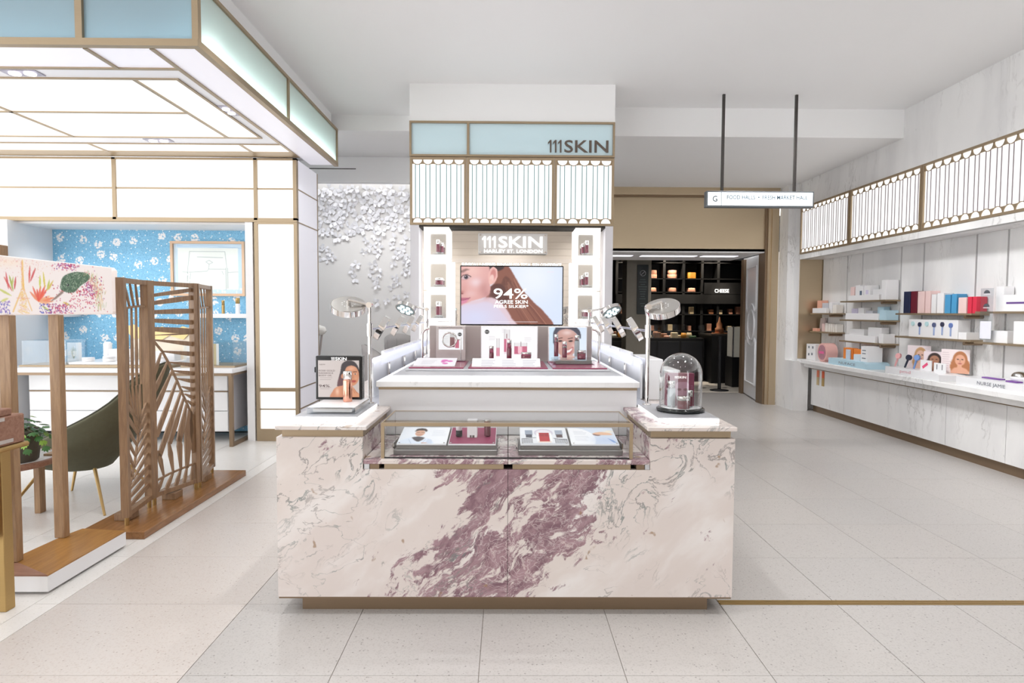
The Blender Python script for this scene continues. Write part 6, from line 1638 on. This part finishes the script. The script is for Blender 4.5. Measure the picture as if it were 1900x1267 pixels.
# ================================================================== paper butterflies on the far wall
PAPERW = pmat('white_paper', '#f6f6fa', .6, 0, .02)
def flutter(seed):
    r = random.Random(seed); mb = MB()
    for s in (-1, 1):
        for (a0, L, w) in ((35, .11, .07), (-30, .085, .06)):
            a = math.radians(a0+r.uniform(-12, 12)); lift = r.uniform(.12, .4)
            tip = Vector((s*math.cos(a)*L, -L*lift, math.sin(a)*L)); side = Vector((-s*math.sin(a)*w*.5, 0, math.cos(a)*w*.5))
            m1 = tip*.62+side; m2 = tip*.62-side
            q = [Vector((0, -.004, 0)), m2, tip, m1]
            mb.add([tuple(v) for v in q]+[tuple(v+Vector((0, .0025, 0))) for v in q], [(0, 1, 2, 3), (4, 5, 6, 7), (0, 1, 5, 4), (1, 2, 6, 5), (2, 3, 7, 6), (3, 0, 4, 7)])
    me = mb.mesh('paper_butterfly'); me.materials.append(PAPERW); return me
FM = [flutter(i) for i in range(6)]
rb = random.Random(21); spots = []
def put_b(x, z, s=1.0):
    if all((x-a)**2+(z-b)**2 > .072**2 for a, b, _ in spots): spots.append((x, z, s))
for i in range(420):                      # dense fringe along the top, thinning downwards
    z = 3.26-abs(rb.gauss(0, .36)); x = rb.uniform(-2.86, -1.15)
    if z > 2.55: put_b(x, z, rb.uniform(.7, 1.05))
for cx, cz, n, sx, sz in ((-2.68, 2.36, 12, .10, .12), (-2.58, 2.24, 5, .06, .06), (-2.35, 2.62, 14, .2, .10), (-1.95, 2.42, 16, .09, .16), (-1.62, 2.3, 12, .12, .2), (-2.25, 2.05, 8, .05, .13), (-1.93, 2.0, 8, .06, .14), (-1.62, 1.9, 6, .10, .08), (-1.85, 1.62, 7, .12, .06), (-1.55, 1.72, 4, .05, .06), (-1.35, 2.35, 10, .1, .2), (-1.3, 2.0, 6, .08, .12)):
    for _ in range(n): put_b(cx+rb.gauss(0, sx*.6), cz+rb.gauss(0, sz*.6), rb.uniform(.55, .85))
for x, z, s in spots:
    o = bpy.data.objects.new('paper_butterfly', FM[rb.randrange(6)]); COL.objects.link(o)
    o.location = (x, 9.248-rb.uniform(.0, .03), z); o.rotation_euler = (rb.uniform(-.3, .3), rb.uniform(0, 6.28), rb.uniform(-.3, .3)); o.scale = (s, s, s)
    o['label'] = 'white folded paper butterfly pinned to the pale far wall'; o['category'] = 'paper decoration'; o['group'] = 'paper butterflies on the far wall'

# treatment corner behind the island: grey chairs, white hood lamp
GREYV = pmat('grey_upholstery', '#b3afad', .8, 0, .05, 30)
def tub(x, y, rot, label, z0=.0, h=1.10):
    t = thing('tub_chair', label, 'chair', (x, y, z0))
    mb = MB(); vs = []; nu, nv = 20, 8
    for i in range(nu+1):
        th = math.radians(-105+210*i/nu); k = abs(th)/math.radians(105)
        top = h-.30*k**2
        for j in range(nv+1):
            tt = j/nv; r = .24+.06*tt
            vs.append((x+r*math.cos(rot+th), y+r*math.sin(rot+th), .42+(top-.42)*tt))
    mb.add(vs, [(i*(nv+1)+j, (i+1)*(nv+1)+j, (i+1)*(nv+1)+j+1, i*(nv+1)+j+1) for i in range(nu) for j in range(nv)], True)
    o = obj('back', mb, GREYV, t); m = o.modifiers.new('thick', 'SOLIDIFY'); m.thickness = .05; m.offset = 0
    for a in (-60, -30, 0, 30, 60):
        th = math.radians(a); obj('seam', MB().cyl((x+.27*math.cos(rot+th), y+.27*math.sin(rot+th), .5), (x+.318*math.cos(rot+th), y+.318*math.sin(rot+th), h-.06-.3*(abs(a)/105)**2), .004, n=6), pmat('seam_grey', '#95918f', .8), t)
    obj('seat', MB().lathe((x, y, 0), [(0, .40), (.26, .40), (.27, .44), (.25, .50), (0, .50)], 24), GREYV, t)
    obj('column', MB().cyl((x, y, .02), (x, y, .40), .03, n=12), CHROME, t); obj('base', MB().lathe((x, y, 0), [(0, 0), (.22, 0), (.22, .015), (0, .03)], 24), CHROME, t)
tub(-1.46, 7.75, math.radians(200), 'grey tufted tub chair behind the left mirror rail, nearer the glowing wall', h=1.08)
tub(-1.30, 8.35, math.radians(250), 'grey tufted tub chair behind the left mirror rail, beside the tower', h=1.20)
kb = thing('black_gift_box', 'small black box with pale line pattern behind the left glass rail', 'box', (-1.17, 7.30, .76))
obj('box', MB().cbox(-1.26, -1.12, 7.26, 7.34, .9502, 1.085, .003), BLACK, kb)
for z in (.99, 1.05): obj('line', MB().box(-1.235, -1.145, 7.2585, 7.2598, z, z+.006), WHITEP, kb)
st_ = thing('white_side_stand', 'white stand carrying the black box behind the left glass rail', 'stand', (-1.2, 7.3, 0))
obj('top', MB().cbox(-1.40, -1.06, 7.12, 7.50, .925, .95, .004), LACQ, st_); obj('stem', MB().box(-1.27, -1.17, 7.25, 7.36, .02, .925), LACQ, st_); obj('foot', MB().cbox(-1.38, -1.08, 7.14, 7.48, 0, .02, .004), LACQ, st_)
hd = thing('hood_lamp', 'white rounded hood lamp on a slim stand beside the glowing column', 'lamp', (-2.50, 8.3, 0))
CREAMP = pmat('cream_plastic', '#f3f1ec', .35)
pts = [(-2.56, 8.3, 1.215), (-2.53, 8.3, 1.22), (-2.47, 8.3, 1.23), (-2.42, 8.3, 1.22), (-2.395, 8.3, 1.20)]
obj('hood', MB().tube(pts, [.05, .066, .072, .06, .03], 18), CREAMP, hd)
obj('stem', MB().tube([(-2.44, 8.3, 1.17), (-2.46, 8.3, 1.0), (-2.50, 8.3, .75), (-2.50, 8.3, .03)], .014, 10), TAUPE, hd)
obj('foot', MB().lathe((-2.50, 8.3, 0), [(0, 0), (.16, 0), (.16, .02), (.03, .035), (0, .035)], 24), CREAMP, hd)

# ================================================================== dark food hall beyond the portal
HF = pmat('hall_stone', '#d9d1c6', .35, 0, .05)
hfl = struct('floor_hall', MB((3.6, 14, -.05)).box(-1, 9.0, 11.75, 18.2, -.1, -.002), HF)
cab = pmat('black_stone', '#1c1b1b', .3)
cme = MB().prism([(.06, 0), (0, .06), (-.06, 0), (0, -.06)], lambda u, v, t: (u, v, t), -.0018, .0006).mesh('cabochon'); cme.materials.append(cab)
for i in range(14):
    for j in range(6): piece('cabochon', cme, (1.6+i*.42+(.21 if j % 2 else 0), 11.95+j*.42, 0), hfl)
HW = pmat('hall_black', '#101113', .5, 0, .1); HW2 = pmat('hall_charcoal', '#22242a', .5, 0, .1)
struct('wall_hall_back', MB((3.6, 17.8, 0)).box(-1, 9.0, 17.6, 17.8, 0, 3.3), HW)
struct('wall_hall_left', MB((-.9, 14, 0)).box(-1.1, -1, 11.75, 17.8, 0, 3.3), HW)
struct('wall_hall_right', MB((9, 14, 0)).box(9, 9.1, 11.75, 17.8, 0, 3.3), HW)
struct('wall_hall_front', MB((0, 11.8, 0)).box(-1, 1.3, 11.75, 11.85, 0, 3.3).box(4.45, 9.0, 11.75, 11.85, 0, 3.3).box(1.3, 4.45, 11.76, 11.85, 2.47, 3.3), HW)
struct('ceiling_hall', MB((4, 14, 3.2)).box(-1, 9, 11.85, 17.8, 3.2, 3.3), HW2)
# pillar with notice
STONEG = pmat('pillar_stone', '#8f897d', .45, 0, .06)
pil = thing('hall_pillar', 'grey stone pillar with a dark green notice inside the food hall', 'pillar', (2.65, 12.8, 0))
obj('shaft', MB().cbox(2.40, 2.90, 12.62, 13.1, 0, 3.19, .01), STONEG, pil)
obj('cap_moulding', MB().cbox(2.38, 2.92, 12.60, 13.12, 2.55, 2.62, .01), STONEG, pil)
nt = obj('notice_board', MB().cbox(2.61, 2.835, 12.60, 12.619, 1.45, 2.44, .003), pmat('notice_green', '#172325', .4), pil)
obj('notice_ring', MB().tube([(2.722+.055*math.cos(a), 12.598, 2.27+.055*math.sin(a)) for a in np.linspace(0, 6.2832, 25)], .004, 6), GREYC, nt)
obj('notice_bar', MB().frame((2.69, 12.598, 2.24), (2.755, 12.598, 2.30), .003, .008), GREYC, nt)
for k, w in enumerate((.11, .14, .09, .17, .15, .12, .10, .08, .12, 0, .10, .06)):
    if w: obj('notice_line', MB().box(2.722-w/2, 2.722+w/2, 12.597, 12.599, 2.135-k*.048, 2.15-k*.048), pmat('notice_ink', '#5d6a6a', .5), nt)
# wall shelving with cheeses
sh = thing('cheese_cabinet', 'tall black shelving with cheeses on the back wall of the food hall', 'shelving', (4.2, 15.2, 0))
obj('carcass', MB().box(2.6, 6.0, 15.35, 15.4, 0, 3.0), HW2, sh)
for x in (2.62, 3.28, 3.75, 4.22, 4.66, 5.05, 5.98): obj('upright', MB().box(x-.03, x+.03, 15.0, 15.35, 0, 2.95), HW, sh)
for z in (1.05, 1.45, 1.98, 2.30, 2.68): obj('shelf_board', MB().box(2.65, 5.95, 15.0, 15.349, z-.02, z), HW, sh)
obj('pelmet', MB().box(2.6, 6.0, 14.96, 15.0, 1.70, 1.92), HW, sh)
CHE = [pmat('cheese_pink', '#c48f78', .6, 0, .1), pmat('cheese_gold', '#c98a2e', .6, 0, .1), pmat('cheese_tan', '#a8704c', .6, 0, .1), pmat('cheese_cream', '#e8d3ac', .6, 0, .1)]
rc = random.Random(9)
def wheel(x, z, r, h, m, l):
    single('cheese_round', MB().lathe((x, 15.18, z), [(0, 0), (r*.95, 0), (r, .01), (r, h-.01), (r*.95, h), (0, h)], 20), m, l, 'cheese', 'cheeses on the hall shelving')
cells = [3.09, 3.50, 3.98, 4.44]
for zi, (z, nm) in enumerate(((2.30, 'upper'), (1.98, 'lower'))):
    for k, x in enumerate(cells):
        gold = (k == 3 and zi == 0)
        wheel(x, z+.0005, .115, .10 if not gold else .15, CHE[1] if gold else CHE[0], '%s cheese wheel on the %s hall shelf, %s from the pillar' % ('golden' if gold else 'pinkish', nm, ('first', 'second', 'third', 'fourth')[k]))
        if zi == 0 and not gold: wheel(x, z+.1015, .11, .10, CHE[0], 'pinkish cheese stacked on the upper hall shelf, %s from the pillar' % ('first', 'second', 'third')[k])
cnum = 0
words = ['first', 'second', 'third', 'fourth', 'fifth', 'sixth', 'seventh', 'eighth', 'ninth', 'tenth', 'eleventh', 'twelfth', 'thirteenth', 'fourteenth']
for z, nm in ((1.45, 'middle'), (1.05, 'bottom')):
    for k in range(13):
        x = 2.78+k*.235+rc.uniform(-.03, .03)
        if min(abs(x-u) for u in (2.62, 3.28, 3.75, 4.22, 4.66, 5.05)) < .085: continue
        w, h = rc.uniform(.035, .06), rc.uniform(.1, .2)
        single('hall_package', MB().cbox(x-w, x+w, 15.08, 15.22, z+.0005, z+h, .006), CHE[rc.choice((0, 2, 3, 3))], 'small food package, %s along the %s hall shelf' % (words[k], nm), 'package', 'packages on the hall shelving')
text('sign_lettering', 'CHEESE', pmat('sign_glow', '#ffffff', .4, 0, 0, emit='#ffffff', es=.7), sh, (4.95, 14.955, 1.965), .34, .085, depth=.004, bold=.008)
obj('sign_board', MB().box(4.70, 5.9, 14.96, 14.99, 1.93, 2.2), HW, sh)
# deli counters
dc = thing('deli_counter', 'long black deli counter with a glass display top in the food hall', 'deli counter', (3.6, 13.9, 0))
obj('front', MB().box(1.7, 4.3, 13.6, 14.3, 0, .92), HW, dc)
for k in range(5): obj('front_panel', MB().cbox(1.75+k*.51, 2.22+k*.51, 13.585, 13.599, .1, .86, .004), HW2, dc)
obj('glass_front', MB().box(1.7, 4.3, 13.62, 13.63, .93, 1.22), GLASS, dc); obj('glass_top', MB().box(1.7, 4.3, 13.63, 14.2, 1.22, 1.23), GLASS, dc)
obj('worktop', MB().box(1.7, 4.3, 13.6, 14.3, .921, .93), pmat('dark_top', '#2a2826', .3), dc)
for k in range(26):
    x = 1.8+(k % 13)*.19+rc.uniform(-.02, .02); y = 13.76 if k < 13 else 14.0; h = rc.uniform(.04, .14)
    m = rc.choice(CHE+[pmat('deli_white', '#d8d8d2', .5), pmat('deli_green', '#5b7a58', .5)])
    if k % 2: single('deli_item', MB().lathe((x, y, .9305), [(0, 0), (.06, 0), (.066, h*.5), (.05, h), (0, h)], 12), m, 'food portion in the deli counter, %s of the %s row' % (words[k % 13], 'front' if k < 13 else 'rear'), 'food', 'portions in the deli counter')
    else: single('deli_item', MB().cbox(x-.07, x+.07, y-.06, y+.06, .9305, .9305+h, .008), m, 'food portion in the deli counter, %s of the %s row' % (words[k % 13], 'front' if k < 13 else 'rear'), 'food', 'portions in the deli counter')
d2 = thing('dark_counter', 'plain black service counter in front of the cheese sign', 'counter', (4.9, 13.6, 0))
obj('body', MB().box(4.33, 5.6, 13.2, 14.0, 0, 1.0), HW, d2); obj('worktop', MB().box(4.30, 5.62, 13.17, 14.03, 1.001, 1.03), pmat('dark_top', '#2a2826', .3), d2)
bs = thing('cheese_board_display', 'golden bell-shaped cheese stack on the counter under the cheese sign', 'cheese', (4.62, 13.6, 1.0305))
obj('board', MB().cbox(4.48, 4.80, 13.5, 13.7, 1.0305, 1.05, .004), CHE[2], bs)
obj('stack', MB().lathe((4.62, 13.6, 1.0505), [(0, 0), (.09, 0), (.09, .1), (.06, .12), (.06, .2), (.03, .24), (.012, .34), (0, .35)], 18), CHE[2], bs)
gc = thing('chiller_case', 'lit glass chiller case at the right edge of the hall entrance', 'chiller', (4.55, 12.6, 0))
obj('base', MB().box(4.52, 4.80, 12.5, 12.9, 0, .60), HW, gc)
obj('interior', MB().box(4.545, 4.78, 12.53, 12.88, .601, 1.20), pmat('chiller_white', '#8f8a7e', .5, 0, .1, 14, emit='#e9e4d6', es=.06), gc)
for x in (4.532, 4.785): obj('corner', MB().box(x-.012, x+.012, 12.5, 12.53, .60, 1.22), STEEL, gc)
sn = thing('barrier_post', 'black barrier post on a round foot just inside the food hall', 'barrier post', (4.08, 11.95, 0))
obj('foot', MB().lathe((4.08, 11.95, 0), [(0, 0), (.175, 0), (.175, .012), (.05, .03), (0, .03)], 28), BLACKM, sn); obj('post', MB().cyl((4.08, 11.95, .028), (4.08, 11.95, .96), .032, n=16), BLACKM, sn); obj('top', MB().cyl((4.08, 11.95, .961), (4.08, 11.95, 1.03), .04, n=16), BLACKM, sn)
sn2 = thing('barrier_post', 'second black barrier post deeper inside the hall near the deli counter', 'barrier post', (2.95, 13.3, 0))
obj('foot', MB().lathe((2.95, 13.3, 0), [(0, 0), (.175, 0), (.175, .012), (.05, .03), (0, .03)], 28), BLACKM, sn2); obj('post', MB().cyl((2.95, 13.3, .028), (2.95, 13.3, 1.0), .032, n=16), BLACKM, sn2)
for x, y in ((2.9, 14.6), (3.9, 14.6), (4.9, 14.6)):  # warm spots added to light the cheese shelving
    fill_spot(x, y, 3.18, x+.1, 15.3, 1.7, 130, 70, .7, (1, .85, .68))
    fill_spot(x+.3, 14.1, 3.18, x+.2, 15.2, 1.2, 90, 30, .7, (1, .85, .68))
for x in (2.2, 3.2, 4.1): fill_spot(x, 13.9, 3.18, x, 13.9, 0, 140, 45, .6, (1, .88, .74))  # added spots above the deli counter
fill_spot(3.4, 12.3, 3.18, 3.5, 12.4, 0, 30, 80, .7, (1, .93, .85))  # one more added spot, for the hall floor

for o in bpy.data.objects:
    if '_w' in o: del o['_w']
# END_CLEAN
